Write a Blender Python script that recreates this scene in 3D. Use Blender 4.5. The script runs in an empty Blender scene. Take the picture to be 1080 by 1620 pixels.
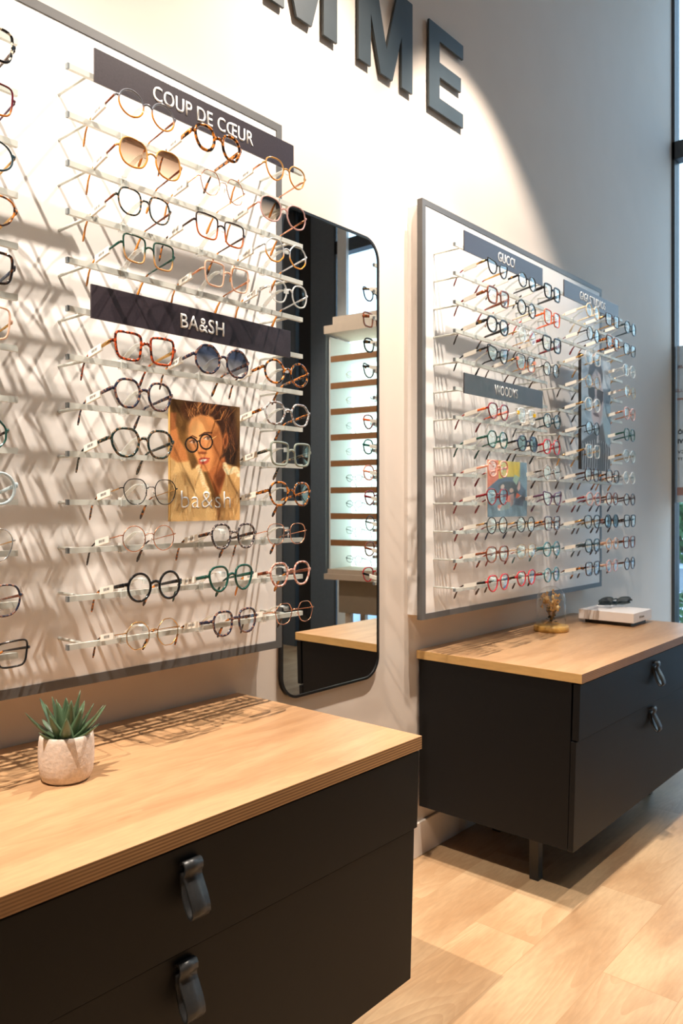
import bpy, math, random
import numpy as np
from mathutils import Vector
R = math.radians
PI = math.pi
sc = bpy.context.scene
col = sc.collection

# ------------------------------------------------------------------ camera
CAMX, CAMZ, YAW, FPX = 1.5, 1.146, 41.0, 1240.0
cd = bpy.data.cameras.new('camera')
cam = bpy.data.objects.new('camera', cd); col.objects.link(cam)
cam.location = (CAMX, 0, CAMZ); cam.rotation_euler = (R(90), 0, R(YAW))
cd.sensor_fit = 'VERTICAL'; cd.sensor_height = 36; cd.lens = FPX / 1620 * 36
cd.shift_y = -10 / 1620
cd.dof.use_dof = True; cd.dof.focus_distance = 1.62; cd.dof.aperture_fstop = 8.0
sc.camera = cam
sc.view_settings.view_transform = 'Standard'; sc.view_settings.look = 'None'
sc.view_settings.gamma = 1; sc.view_settings.use_curve_mapping = False
sc.view_settings.exposure = 0.24
sc.cycles.use_denoising = True
sc.cycles.transparent_max_bounces = 24
sc.cycles.max_bounces = 8
sc.cycles.caustics_reflective = False; sc.cycles.caustics_refractive = False
sc.cycles.sample_clamp_indirect = 6

# ------------------------------------------------------------------ world
w = bpy.data.worlds.new('sky'); sc.world = w; w.use_nodes = True
nt = w.node_tree; bg = nt.nodes['Background']
tc = nt.nodes.new('ShaderNodeTexCoord'); sp = nt.nodes.new('ShaderNodeSeparateXYZ')
rp = nt.nodes.new('ShaderNodeValToRGB')
nt.links.new(tc.outputs['Generated'], sp.inputs[0]); nt.links.new(sp.outputs['Z'], rp.inputs[0])
rp.color_ramp.elements[0].position = 0.0; rp.color_ramp.elements[0].color = (0.66, 0.82, 1.0, 1)
rp.color_ramp.elements[1].position = 0.75; rp.color_ramp.elements[1].color = (0.36, 0.58, 0.92, 1)
e = rp.color_ramp.elements.new(0.38); e.color = (0.52, 0.74, 1.0, 1)
nt.links.new(rp.outputs[0], bg.inputs[0]); bg.inputs[1].default_value = 3.0

# ------------------------------------------------------------------ lights
SPOTS = [  # x, y, z, aim x, aim y, aim z, watts, cone deg, blend, radius
    (0.66, -0.15, 3.30, 0.08, 0.48, 0.60, 430, 86, 1.0, 0.013),
    (0.70, 1.80, 3.30, 0.08, 1.25, 0.60, 285, 84, 1.0, 0.013),
    (0.66, 2.10, 3.30, 0.05, 2.55, 1.30, 190, 62, 0.45, 0.013),
    (1.75, 1.75, 3.30, 1.42, 1.75, 0.00, 170, 50, 0.35, 0.03),
    (2.10, 2.30, 3.40, 1.75, 4.20, 1.70, 120, 62, 0.5, 0.03),  # unseen fill spot added to brighten the shelving unit and white column
]
def aim(o, t):
    d = Vector(t) - o.location
    o.rotation_euler = d.to_track_quat('-Z', 'Y').to_euler()
for (x, y, z, ax, ay, az, wt, cone, bl, rad) in SPOTS:
    ld = bpy.data.lights.new('track_and_fill_spot', 'SPOT'); ld.energy = wt; ld.spot_size = R(cone); ld.spot_blend = bl
    ld.shadow_soft_size = rad; ld.color = (1.0, 0.885, 0.765)
    o = bpy.data.objects.new('track_and_fill_spot', ld); col.objects.link(o); o.location = (x, y, z); aim(o, (ax, ay, az))
# soft overhead fill lights added to brighten the rest of the shop
for (x, y) in ((2.9, -0.8), (2.9, 1.6)):
    ld = bpy.data.lights.new('overhead_fill_light', 'AREA'); ld.energy = 9; ld.size = 0.6; ld.color = (1.0, 0.88, 0.76)
    o = bpy.data.objects.new('overhead_fill_light', ld); col.objects.link(o); o.location = (x, y, 4.1)
# portal in the shop window opening (sampling aid for the sky)
ld = bpy.data.lights.new('window_portal', 'AREA'); ld.shape = 'RECTANGLE'; ld.size = 2.5; ld.size_y = 4.2
ld.cycles.is_portal = True
o = bpy.data.objects.new('window_portal', ld); col.objects.link(o); o.location = (1.27, 4.66, 2.1); aim(o, (1.27, 0, 2.1))

# ------------------------------------------------------------------ mesh helpers
class MB:
    def __init__(s): s.v = []; s.f = []; s.m = []; s.sm = []
    def face(s, idx, mi=0, smooth=False): s.f.append(tuple(idx)); s.m.append(mi); s.sm.append(smooth)
    def box(s, a, b, mi=0):
        x0, y0, z0 = a; x1, y1, z1 = b; n = len(s.v)
        s.v += [(x0,y0,z0),(x1,y0,z0),(x1,y1,z0),(x0,y1,z0),(x0,y0,z1),(x1,y0,z1),(x1,y1,z1),(x0,y1,z1)]
        mm = mi if isinstance(mi, (list, tuple)) else [mi]*6   # -z +z -y +x +y -x
        for q, k in zip([(0,3,2,1),(4,5,6,7),(0,1,5,4),(1,2,6,5),(2,3,7,6),(3,0,4,7)], mm):
            s.face([n+i for i in q], k)
        return s
    def hexa(s, pts, mi=0):
        n = len(s.v); s.v += [tuple(p) for p in pts]
        for q in [(0,3,2,1),(4,5,6,7),(0,1,5,4),(1,2,6,5),(2,3,7,6),(3,0,4,7)]: s.face([n+i for i in q], mi)
        return s
    def tube(s, path, rad, seg=8, closed=False, up=(0,0,1), mi=0, cap=True, smooth=True):
        """rad: list of (a,b) or scalar; a along 'side', b along 'up-ish'"""
        P = [Vector(p) for p in path]; n0 = len(s.v); N = len(P)
        if not isinstance(rad, list): rad = [rad]*N
        rad = [(r, r) if not isinstance(r, tuple) else r for r in rad]
        up = Vector(up)
        for i, p in enumerate(P):
            if closed: t = P[(i+1) % N] - P[i-1]
            else: t = P[min(i+1, N-1)] - P[max(i-1, 0)]
            if t.length < 1e-9: t = Vector((0,0,1))
            t.normalize(); sd = t.cross(up)
            if sd.length < 1e-4: sd = t.cross(Vector((1,0,0.01)))
            sd.normalize(); u = sd.cross(t)
            a, b = rad[i]
            for k in range(seg):
                th = 2*PI*(k+.5)/seg
                s.v.append(tuple(p + sd*(a*math.cos(th)) + u*(b*math.sin(th))))
        M = N if closed else N-1
        for i in range(M):
            j = (i+1) % N
            for k in range(seg):
                l = (k+1) % seg
                s.face((n0+i*seg+k, n0+i*seg+l, n0+j*seg+l, n0+j*seg+k), mi, smooth)
        if not closed and cap:
            s.face([n0+k for k in range(seg)][::-1], mi); s.face([n0+(N-1)*seg+k for k in range(seg)], mi)
        return s
    def lathe(s, prof, c=(0,0,0), seg=32, mi=0, smooth=True):
        n0 = len(s.v); cx, cy, cz = c
        for (r, z) in prof:
            for k in range(seg):
                th = 2*PI*k/seg; s.v.append((cx+r*math.cos(th), cy+r*math.sin(th), cz+z))
        for i in range(len(prof)-1):
            for k in range(seg):
                l = (k+1) % seg
                s.face((n0+i*seg+k, n0+i*seg+l, n0+(i+1)*seg+l, n0+(i+1)*seg+k), mi, smooth)
        return s
    def prism_x(s, pts, x0, x1, mi=0):
        """polygon in (y,z) extruded in x"""
        n = len(s.v); N = len(pts)
        s.v += [(x0, p[0], p[1]) for p in pts] + [(x1, p[0], p[1]) for p in pts]
        s.face([n+i for i in range(N)][::-1], mi); s.face([n+N+i for i in range(N)], mi)
        for i in range(N):
            j = (i+1) % N; s.face((n+i, n+j, n+N+j, n+N+i), mi)
        return s
    def mesh(s, name, mats):
        me = bpy.data.meshes.new(name); me.from_pydata(s.v, [], s.f)
        if not isinstance(mats, (list, tuple)): mats = [mats]
        for m in mats: me.materials.append(m)
        me.polygons.foreach_set('material_index', s.m); me.polygons.foreach_set('use_smooth', s.sm)
        me.update(); return me
    def build(s, name, mats, parent=None, loc=None, bevel=0):
        return link(name, s.mesh(name, mats), parent, loc, bevel)
def link(name, me, parent=None, loc=None, bevel=0):
    o = bpy.data.objects.new(name, me); col.objects.link(o)
    if parent: o.parent = parent
    if loc: o.location = loc
    if bevel:
        b = o.modifiers.new('bevel', 'BEVEL'); b.width = bevel; b.segments = 2; b.limit_method = 'ANGLE'
    return o
def tag(o, label, cat, group=None, kind=None):
    o['label'] = label; o['category'] = cat
    if group: o['group'] = group
    if kind: o['kind'] = kind
    return o
def thing(name, label, cat, loc=(0,0,0), rz=0, group=None):
    o = bpy.data.objects.new(name, None); col.objects.link(o); o.location = loc; o.rotation_euler = (0,0,rz)
    o.empty_display_size = 0.05
    return tag(o, label, cat, group)
def struct(name, mb, mats, parent=None, bevel=0):
    o = mb.build(name, mats, parent, bevel=bevel); o['kind'] = 'structure'; return o
def add_text(name, body, w_, h_, mat, parent, loc, depth=0.0006, bold=0.0, mirror=False, plane='x'):
    """flat lettering fitted to width and cap height, lying in the y-z plane facing +x"""
    cu = bpy.data.curves.new('lettering', 'FONT'); cu.body = body; cu.size = 1; cu.offset = bold; cu.extrude = 0.0; cu.space_character = 1.06
    cu.resolution_u = 4
    t = bpy.data.objects.new('lettering', cu); col.objects.link(t)
    dg = bpy.context.evaluated_depsgraph_get(); me = bpy.data.meshes.new_from_object(t.evaluated_get(dg))
    bpy.data.objects.remove(t); bpy.data.curves.remove(cu)
    n = len(me.vertices); co = np.zeros(n*3); me.vertices.foreach_get('co', co); co = co.reshape(-1, 3)
    lo = co.min(0); hi = co.max(0); c = (lo+hi)/2
    sx = w_/(hi[0]-lo[0]); sy = h_/(hi[1]-lo[1])
    u = (co[:,0]-c[0])*sx; v = (co[:,1]-c[1])*sy
    if mirror: u = -u
    if plane == 'x': out = np.stack([np.zeros(n), u, v], 1)
    elif plane == '-y': out = np.stack([u, np.zeros(n), v], 1)
    me.vertices.foreach_set('co', out.ravel()); me.materials.clear(); me.materials.append(mat)
    me.update()
    o = link(name, me, parent, loc)
    so = o.modifiers.new('thick', 'SOLIDIFY'); so.thickness = depth; so.offset = 0
    return o

# ------------------------------------------------------------------ materials
def srgb(r, g, b):
    f = lambda c: (c/12.92 if c <= .04045 else ((c+.055)/1.055)**2.4)
    return (f(r/255), f(g/255), f(b/255), 1)
def newmat(name):
    m = bpy.data.materials.new(name); m.use_nodes = True
    return m, m.node_tree, m.node_tree.nodes['Principled BSDF']
def pmat(name, c, rough=.5, metal=0, spec=.5, noise=0, nscale=40, bump=0, coat=0):
    m, t, b = newmat(name)
    b.inputs['Base Color'].default_value = c; b.inputs['Roughness'].default_value = rough
    b.inputs['Metallic'].default_value = metal; b.inputs['Specular IOR Level'].default_value = spec
    b.inputs['Coat Weight'].default_value = coat
    tcn = t.nodes.new('ShaderNodeTexCoord')
    n = t.nodes.new('ShaderNodeTexNoise'); n.inputs['Scale'].default_value = nscale; n.inputs['Detail'].default_value = 4
    t.links.new(tcn.outputs['Object'], n.inputs['Vector'])
    if noise:
        r = t.nodes.new('ShaderNodeValToRGB')
        r.color_ramp.elements[0].position = .3; r.color_ramp.elements[1].position = .7
        r.color_ramp.elements[0].color = tuple(x*(1-noise) for x in c[:3])+(1,)
        r.color_ramp.elements[1].color = tuple(min(1, x*(1+noise)) for x in c[:3])+(1,)
        t.links.new(n.outputs['Fac'], r.inputs[0]); t.links.new(r.outputs[0], b.inputs['Base Color'])
    if bump:
        bp = t.nodes.new('ShaderNodeBump'); bp.inputs['Strength'].default_value = bump; bp.inputs['Distance'].default_value = .002
        t.links.new(n.outputs['Fac'], bp.inputs['Height']); t.links.new(bp.outputs[0], b.inputs['Normal'])
    return m
def tortoise(name, dark, light, scale=140, thr=.5, wd=.06):
    m, t, b = newmat(name); b.inputs['Roughness'].default_value = .12; b.inputs['Coat Weight'].default_value = .3
    tcn = t.nodes.new('ShaderNodeTexCoord'); n = t.nodes.new('ShaderNodeTexNoise'); n.inputs['Scale'].default_value = scale
    n.inputs['Detail'].default_value = 2; t.links.new(tcn.outputs['Object'], n.inputs['Vector'])
    r = t.nodes.new('ShaderNodeValToRGB'); r.color_ramp.elements[0].position = thr-wd; r.color_ramp.elements[1].position = thr+wd
    r.color_ramp.elements[0].color = dark; r.color_ramp.elements[1].color = light
    t.links.new(n.outputs['Fac'], r.inputs[0]); t.links.new(r.outputs[0], b.inputs['Base Color']); return m
def twotone(name, top, bot, z0=0.0, soft=.006, thr=None):
    m, t, b = newmat(name); b.inputs['Roughness'].default_value = .12; b.inputs['Coat Weight'].default_value = .3
    tcn = t.nodes.new('ShaderNodeTexCoord'); s = t.nodes.new('ShaderNodeSeparateXYZ'); t.links.new(tcn.outputs['Object'], s.inputs[0])
    mr = t.nodes.new('ShaderNodeMapRange'); mr.inputs['From Min'].default_value = z0-soft; mr.inputs['From Max'].default_value = z0+soft
    t.links.new(s.outputs['Z'], mr.inputs[0])
    r = t.nodes.new('ShaderNodeValToRGB'); r.color_ramp.elements[0].color = bot; r.color_ramp.elements[1].color = top
    t.links.new(mr.outputs[0], r.inputs[0]); t.links.new(r.outputs[0], b.inputs['Base Color']); return m
def clearmat(name, tint, mixw=.35, rough=.1, gloss=.12):
    """clear plastic: tinted see-through body with a bit of body colour and a reflecting surface"""
    m, t, b = newmat(name); b.inputs['Base Color'].default_value = tint; b.inputs['Roughness'].default_value = rough
    tr = t.nodes.new('ShaderNodeBsdfTransparent'); tr.inputs[0].default_value = tuple(.6+.4*x for x in tint[:3])+(1,)
    lw = t.nodes.new('ShaderNodeLayerWeight'); lw.inputs[0].default_value = .35
    mr = t.nodes.new('ShaderNodeMapRange'); mr.inputs['To Min'].default_value = mixw; mr.inputs['To Max'].default_value = min(1, mixw+.5)
    t.links.new(lw.outputs['Facing'], mr.inputs[0])
    mx = t.nodes.new('ShaderNodeMixShader'); t.links.new(mr.outputs[0], mx.inputs[0])
    t.links.new(tr.outputs[0], mx.inputs[1]); t.links.new(b.outputs[0], mx.inputs[2])
    t.links.new(mx.outputs[0], t.nodes['Material Output'].inputs[0]); return m
def lensmat(name, top=(1,1,1,1), bot=(1,1,1,1), z0=0.0, soft=.02, refl=.5):
    m, t, b = newmat(name); t.nodes.remove(b)
    tr = t.nodes.new('ShaderNodeBsdfTransparent')
    tcn = t.nodes.new('ShaderNodeTexCoord'); s = t.nodes.new('ShaderNodeSeparateXYZ'); t.links.new(tcn.outputs['Object'], s.inputs[0])
    mr = t.nodes.new('ShaderNodeMapRange'); mr.inputs['From Min'].default_value = z0-soft; mr.inputs['From Max'].default_value = z0+soft
    t.links.new(s.outputs['Z'], mr.inputs[0])
    r = t.nodes.new('ShaderNodeValToRGB'); r.color_ramp.elements[0].color = bot; r.color_ramp.elements[1].color = top
    t.links.new(mr.outputs[0], r.inputs[0]); t.links.new(r.outputs[0], tr.inputs[0])
    gl = t.nodes.new('ShaderNodeBsdfGlossy'); gl.inputs['Roughness'].default_value = .02
    gl.inputs['Color'].default_value = (.85, 1, 1, 1)
    fr = t.nodes.new('ShaderNodeLayerWeight'); fr.inputs[0].default_value = .5
    pw = t.nodes.new('ShaderNodeMath'); pw.operation = 'POWER'; pw.inputs[1].default_value = 3.5
    t.links.new(fr.outputs['Facing'], pw.inputs[0])
    mu = t.nodes.new('ShaderNodeMath'); mu.operation = 'MULTIPLY_ADD'; mu.inputs[1].default_value = refl*.9; mu.inputs[2].default_value = .07
    mu.use_clamp = True; t.links.new(pw.outputs[0], mu.inputs[0])
    mx = t.nodes.new('ShaderNodeMixShader'); t.links.new(mu.outputs[0], mx.inputs[0])
    t.links.new(tr.outputs[0], mx.inputs[1]); t.links.new(gl.outputs[0], mx.inputs[2])
    t.links.new(mx.outputs[0], t.nodes['Material Output'].inputs[0]); return m
def woodmat(name, c1, c2, axis='y', plank=None, rough=.4, stretch=14, ring=.5, bandz=False):
    m, t, b = newmat(name); b.inputs['Roughness'].default_value = rough
    N = t.nodes.new; L = t.links.new
    tcn = N('ShaderNodeTexCoord'); mp = N('ShaderNodeMapping')
    mp.inputs['Scale'].default_value = (stretch, 1, stretch) if axis == 'y' else (1, stretch, stretch)
    L(tcn.outputs['Object'], mp.inputs[0])
    vec = mp.outputs[0]
    if plank:
        s = N('ShaderNodeSeparateXYZ'); L(tcn.outputs['Object'], s.inputs[0]); cb = N('ShaderNodeCombineXYZ')
        L(s.outputs['Y'], cb.inputs['X']); L(s.outputs['X'], cb.inputs['Y'])
        br = N('ShaderNodeTexBrick'); L(cb.outputs[0], br.inputs[0]); br.inputs['Scale'].default_value = 1
        br.inputs['Brick Width'].default_value = 1.15; br.inputs['Row Height'].default_value = .18; br.offset = .37
        br.inputs['Mortar Size'].default_value = .0009; br.inputs['Color1'].default_value = (0,0,0,1); br.inputs['Color2'].default_value = (1,1,1,1)
        br.inputs['Mortar'].default_value = (.5,.5,.5,1)
        ad = N('ShaderNodeVectorMath'); ad.operation = 'MULTIPLY_ADD'; L(br.outputs['Color'], ad.inputs[0]); ad.inputs[1].default_value = (7, 5, 3)
        L(mp.outputs[0], ad.inputs[2]); vec = ad.outputs[0]
    n1 = N('ShaderNodeTexNoise'); n1.inputs['Scale'].default_value = 1.6; n1.inputs['Detail'].default_value = 7; n1.inputs['Roughness'].default_value = .6
    n1.inputs['Distortion'].default_value = 1.2; L(vec, n1.inputs[0])
    wv = N('ShaderNodeTexWave'); wv.wave_type = 'RINGS'; wv.inputs['Scale'].default_value = .5; wv.inputs['Distortion'].default_value = 9
    wv.inputs['Detail'].default_value = 3; wv.inputs['Detail Scale'].default_value = .8; L(vec, wv.inputs[0])
    mixf = N('ShaderNodeMix'); mixf.data_type = 'FLOAT'; mixf.inputs[0].default_value = ring
    L(n1.outputs['Fac'], mixf.inputs[2]); L(wv.outputs['Fac'], mixf.inputs[3])
    r = N('ShaderNodeValToRGB'); r.color_ramp.elements[0].color = c2; r.color_ramp.elements[1].color = c1
    r.color_ramp.elements[0].position = .22; r.color_ramp.elements[1].position = .62
    L(mixf.outputs[0], r.inputs[0]); out = r.outputs[0]
    n2 = N('ShaderNodeTexNoise'); n2.inputs['Scale'].default_value = 22; n2.inputs['Detail'].default_value = 3; L(vec, n2.inputs[0])
    fm = N('ShaderNodeMix'); fm.data_type = 'RGBA'; fm.blend_type = 'MULTIPLY'; fm.inputs[0].default_value = .34
    L(out, fm.inputs[6]); L(n2.outputs['Fac'], fm.inputs[7]); out = fm.outputs[2]
    if plank:
        pm = N('ShaderNodeMapRange'); pm.inputs['To Min'].default_value = .90; pm.inputs['To Max'].default_value = 1.06
        L(br.outputs['Color'], pm.inputs[0])
        mm = N('ShaderNodeMix'); mm.data_type = 'RGBA'; mm.blend_type = 'MULTIPLY'; mm.inputs[0].default_value = 1
        L(out, mm.inputs[6]); L(pm.outputs[0], mm.inputs[7]); out = mm.outputs[2]
        m2 = N('ShaderNodeMix'); m2.data_type = 'RGBA'; L(br.outputs['Fac'], m2.inputs[0]); L(out, m2.inputs[6]); m2.inputs[7].default_value = tuple(x*.85 for x in c2[:3])+(1,)
        out = m2.outputs[2]
    if ring > .12:
        n3 = N('ShaderNodeTexNoise'); n3.inputs['Scale'].default_value = .9; n3.inputs['Detail'].default_value = 1.5; L(vec, n3.inputs[0])
        ml = N('ShaderNodeMath'); ml.operation = 'MULTIPLY'; ml.inputs[1].default_value = 34 if plank else 20; L(n3.outputs['Fac'], ml.inputs[0])
        pp = N('ShaderNodeMath'); pp.operation = 'FRACT'; L(ml.outputs[0], pp.inputs[0])
        n4 = N('ShaderNodeTexNoise'); n4.inputs['Scale'].default_value = 1.3; L(vec, n4.inputs[0])
        mk = N('ShaderNodeMapRange'); mk.inputs['From Min'].default_value = .45; mk.inputs['From Max'].default_value = .62; mk.inputs['To Max'].default_value = .5; L(n4.outputs['Fac'], mk.inputs[0])
        mq = N('ShaderNodeMath'); mq.operation = 'MULTIPLY'; L(pp.outputs[0], mq.inputs[0]); L(mk.outputs[0], mq.inputs[1])
        m4 = N('ShaderNodeMix'); m4.data_type = 'RGBA'; L(mq.outputs[0], m4.inputs[0]); L(out, m4.inputs[6]); m4.inputs[7].default_value = tuple(x*.8 for x in c2[:3])+(1,)
        out = m4.outputs[2]
        vk = N('ShaderNodeTexVoronoi'); vk.inputs['Scale'].default_value = 2.2; L(tcn.outputs['Object'], vk.inputs[0])
        kr = N('ShaderNodeMapRange'); kr.inputs['From Min'].default_value = .012; kr.inputs['From Max'].default_value = .03; kr.inputs['To Min'].default_value = .6; kr.inputs['To Max'].default_value = 0; L(vk.outputs['Distance'], kr.inputs[0])
        m5 = N('ShaderNodeMix'); m5.data_type = 'RGBA'; L(kr.outputs[0], m5.inputs[0]); L(out, m5.inputs[6]); m5.inputs[7].default_value = tuple(x*.5 for x in c2[:3])+(1,)
        out = m5.outputs[2]
    if bandz:
        w2 = N('ShaderNodeTexWave'); w2.bands_direction = 'Z'; w2.inputs['Scale'].default_value = 62; w2.inputs['Distortion'].default_value = .25
        L(tcn.outputs['Object'], w2.inputs[0])
        m3 = N('ShaderNodeMix'); m3.data_type = 'RGBA'; m3.blend_type = 'MIX'; L(w2.outputs['Fac'], m3.inputs[0])
        L(out, m3.inputs[6]); m3.inputs[7].default_value = tuple(x*.55 for x in c2[:3])+(1,); out = m3.outputs[2]
    L(out, b.inputs['Base Color']); return m

M = {}
M['wall'] = pmat('wall_paint', srgb(216, 203, 191), .8, noise=.015, nscale=6, bump=.03)
M['ceiling'] = pmat('ceiling_paint', srgb(200, 196, 192), .9, noise=.02)
M['charcoal'] = pmat('charcoal_wall', srgb(88, 93, 98), .7, noise=.05)
M['brownblack'] = pmat('brown_black', srgb(34, 28, 24), .6, noise=.05)
M['beige'] = pmat('beige_panel', srgb(206, 188, 168), .6, noise=.03)
M['taupe'] = pmat('taupe_panel', srgb(150, 134, 114), .6, noise=.03)
M['whitecol'] = pmat('white_column', srgb(226, 224, 220), .6, noise=.02)
M['skirting'] = pmat('skirting_paint', srgb(222, 210, 198), .6, noise=.02)
M['floor'] = woodmat('oak_planks', srgb(212, 178, 138), srgb(182, 142, 102), plank=True, stretch=6, ring=.3, rough=.42)
M['top'] = woodmat('oak_top', srgb(202, 160, 118), srgb(172, 126, 86), stretch=7, ring=.18, rough=.35)
M['ply'] = woodmat('ply_edge', srgb(196, 150, 98), srgb(160, 112, 66), stretch=4, ring=.1, rough=.5, bandz=True)
M['endgrain'] = woodmat('end_edge', srgb(220, 176, 112), srgb(196, 148, 88), axis='x', stretch=4, ring=.1, rough=.5)
M['black'] = pmat('black_lacquer', srgb(17, 16, 16), .5, spec=.22, noise=.06, nscale=80)
M['leather'] = pmat('black_leather', srgb(40, 40, 40), .38, noise=.12, nscale=160, bump=.15)
M['steel'] = pmat('black_steel', srgb(24, 24, 25), .4, noise=.05)
M['frame'] = pmat('grey_board_frame', srgb(96, 95, 94), .45, noise=.03)
M['panel'] = pmat('white_panel', srgb(244, 240, 236), .55, noise=.008)
M['rail'] = pmat('satin_rail', srgb(214, 216, 208), .32, metal=.15, noise=.03)
M['railend'] = pmat('rail_end', srgb(140, 146, 148), .35, metal=.5, noise=.05)
M['sign'] = pmat('plum_sign', srgb(54, 44, 50), .33, spec=.9, noise=.18, nscale=220)
M['signtxt'] = pmat('sign_white', srgb(246, 244, 240), .5, noise=.01)
M['letter'] = pmat('dark_slate_letter', srgb(52, 60, 64), .5, noise=.1, nscale=12)
M['mirrorframe'] = pmat('black_mirror_frame', srgb(26, 26, 27), .35, noise=.05)
M['acrylic'] = clearmat('clear_acrylic', (.95, .98, .97, 1), .20, .05)
M['tagwhite'] = pmat('tag_paper', srgb(246, 242, 232), .55, noise=.01)
M['tagink'] = pmat('tag_ink', srgb(70, 66, 66), .6, noise=.05)
M['pot'] = pmat('stone_pot', srgb(214, 198, 184), .9, noise=.12, nscale=140, bump=.5)
M['soil'] = pmat('soil', srgb(60, 50, 42), .95, noise=.3, nscale=200, bump=.5)
M['leaf'] = twotone('agave_leaf', srgb(82, 104, 74), srgb(112, 134, 44), .012, .03)
M['leaf'].node_tree.nodes['Principled BSDF'].inputs['Roughness'].default_value = .45
M['domewood'] = woodmat('dome_base_wood', srgb(226, 182, 104), srgb(200, 150, 70), axis='x', stretch=5, ring=.3)
M['dried'] = pmat('dried_flower', srgb(206, 160, 98), .8, noise=.2, nscale=90)
M['pale'] = pmat('pale_bud', srgb(232, 204, 150), .8, noise=.1, nscale=90)
M['eucal'] = pmat('dark_foliage', srgb(44, 66, 56), .6, noise=.2, nscale=90)
M['boxwhite'] = pmat('white_stand', srgb(240, 232, 226), .5, noise=.01)
M['boxblack'] = pmat('black_base', srgb(30, 24, 22), .5, noise=.05)
M['greyink'] = pmat('grey_ink', srgb(150, 140, 132), .5, noise=.02)
M['winframe'] = pmat('window_frame_grey', srgb(66, 70, 74), .4, noise=.03)
M['hedge'] = pmat('hedge_leaf', srgb(60, 110, 62), .6, noise=.4, nscale=9)
M['bark'] = pmat('bark', srgb(96, 90, 88), .9, noise=.2)
M['pave'] = pmat('pavement', srgb(196, 200, 204), .8, noise=.06, nscale=3)
M['street'] = pmat('street', srgb(120, 124, 128), .8, noise=.1, nscale=3)
M['house'] = pmat('far_wall', srgb(150, 142, 134), .8, noise=.1, nscale=2)
M['brownshelf'] = pmat('brown_shelf_front', srgb(160, 114, 74), .5, noise=.06)
M['shelfwhite'] = pmat('white_shelf', srgb(236, 240, 238), .4, noise=.01)
M['stickertxt'] = pmat('sticker_dark', srgb(62, 70, 76), .6, noise=.03)
M['stickerbrown'] = pmat('sticker_brown', srgb(168, 132, 126), .6, noise=.03)
def glassmat(name, refl=.06, tint=(.93, .97, .96, 1)):
    m, t, b = newmat(name); t.nodes.remove(b)
    tr = t.nodes.new('ShaderNodeBsdfTransparent'); tr.inputs[0].default_value = tint
    gl = t.nodes.new('ShaderNodeBsdfGlossy'); gl.inputs['Roughness'].default_value = .01
    fr = t.nodes.new('ShaderNodeLayerWeight'); fr.inputs[0].default_value = .35
    mr = t.nodes.new('ShaderNodeMapRange'); mr.inputs['To Min'].default_value = refl; mr.inputs['To Max'].default_value = .7
    mp_ = t.nodes.new('ShaderNodeMath'); mp_.operation = 'POWER'; mp_.inputs[1].default_value = 2.5
    t.links.new(fr.outputs['Facing'], mp_.inputs[0]); t.links.new(mp_.outputs[0], mr.inputs[0])
    mx = t.nodes.new('ShaderNodeMixShader'); t.links.new(mr.outputs[0], mx.inputs[0])
    t.links.new(tr.outputs[0], mx.inputs[1]); t.links.new(gl.outputs[0], mx.inputs[2])
    t.links.new(mx.outputs[0], t.nodes['Material Output'].inputs[0]); return m
M['glass'] = glassmat('window_glass')
M['dome'] = glassmat('dome_glass', .04, (.97, .98, .98, 1))
M['frost'] = clearmat('frosted_film', (.66, .72, .76, 1), .8, .7)
m, t, b = newmat('mirror_silver'); M['mirror'] = m
b.inputs['Base Color'].default_value = (.86, .88, .88, 1); b.inputs['Metallic'].default_value = 1; b.inputs['Roughness'].default_value = .004
m, t, b = newmat('lit_panel'); M['lit'] = m
b.inputs['Base Color'].default_value = (.8, .9, .88, 1); b.inputs['Emission Color'].default_value = (.80, 1.0, .95, 1); b.inputs['Emission Strength'].default_value = 1.5
# spectacle materials
M['lens'] = lensmat('lens_clear', (.95,.97,.97,1), (.97,.98,.98,1), refl=.8)
M['sun_brown'] = lensmat('lens_brown', srgb(120, 84, 62), srgb(236, 214, 190), refl=.8)
M['sun_grey'] = lensmat('lens_grey', srgb(52, 58, 66), srgb(200, 186, 170), -.004, refl=.8)
M['sun_dark'] = lensmat('lens_dark', srgb(60, 66, 76), srgb(90, 98, 108), refl=.9)
M['sun_blue'] = lensmat('lens_blue', srgb(66, 78, 104), srgb(226, 230, 238), -.008, .018, refl=.8)
T = {}
T['black'] = pmat('acetate_black', srgb(18, 18, 20), .12, coat=.3)
T['gold'] = pmat('metal_gold', srgb(214, 168, 104), .22, metal=1)
T['rose'] = pmat('metal_rose', srgb(222, 160, 128), .22, metal=1)
T['silver'] = pmat('metal_silver', srgb(200, 204, 206), .22, metal=1)
T['gunmetal'] = pmat('metal_dark', srgb(46, 44, 44), .25, metal=.7)
T['tort'] = tortoise('tortoise_amber', srgb(38, 20, 12), srgb(206, 122, 38), 130, .52)
T['tortred'] = tortoise('tortoise_red', srgb(60, 18, 12), srgb(196, 78, 30), 160, .5)
T['tortblue'] = tortoise('tortoise_blue', srgb(30, 36, 58), srgb(150, 108, 88), 170, .55)
T['tortgreen'] = tortoise('tortoise_green', srgb(26, 46, 44), srgb(152, 118, 86), 190, .57)
T['tortgrey'] = tortoise('tortoise_grey', srgb(46, 42, 48), srgb(176, 160, 152), 220, .55)
T['tortpale'] = tortoise('tortoise_pale', srgb(112, 82, 70), srgb(186, 190, 192), 200, .48)
T['havana'] = tortoise('havana_dark', srgb(26, 16, 14), srgb(110, 62, 30), 130, .6)
T['zebra'] = tortoise('black_cream', srgb(22, 22, 24), srgb(226, 214, 190), 110, .55, .02)
T['greyamber'] = twotone('grey_over_amber', srgb(110, 112, 120), srgb(212, 136, 40))
T['clearamber'] = twotone('clear_over_amber', srgb(190, 196, 200), srgb(214, 146, 46), -.004)
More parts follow.
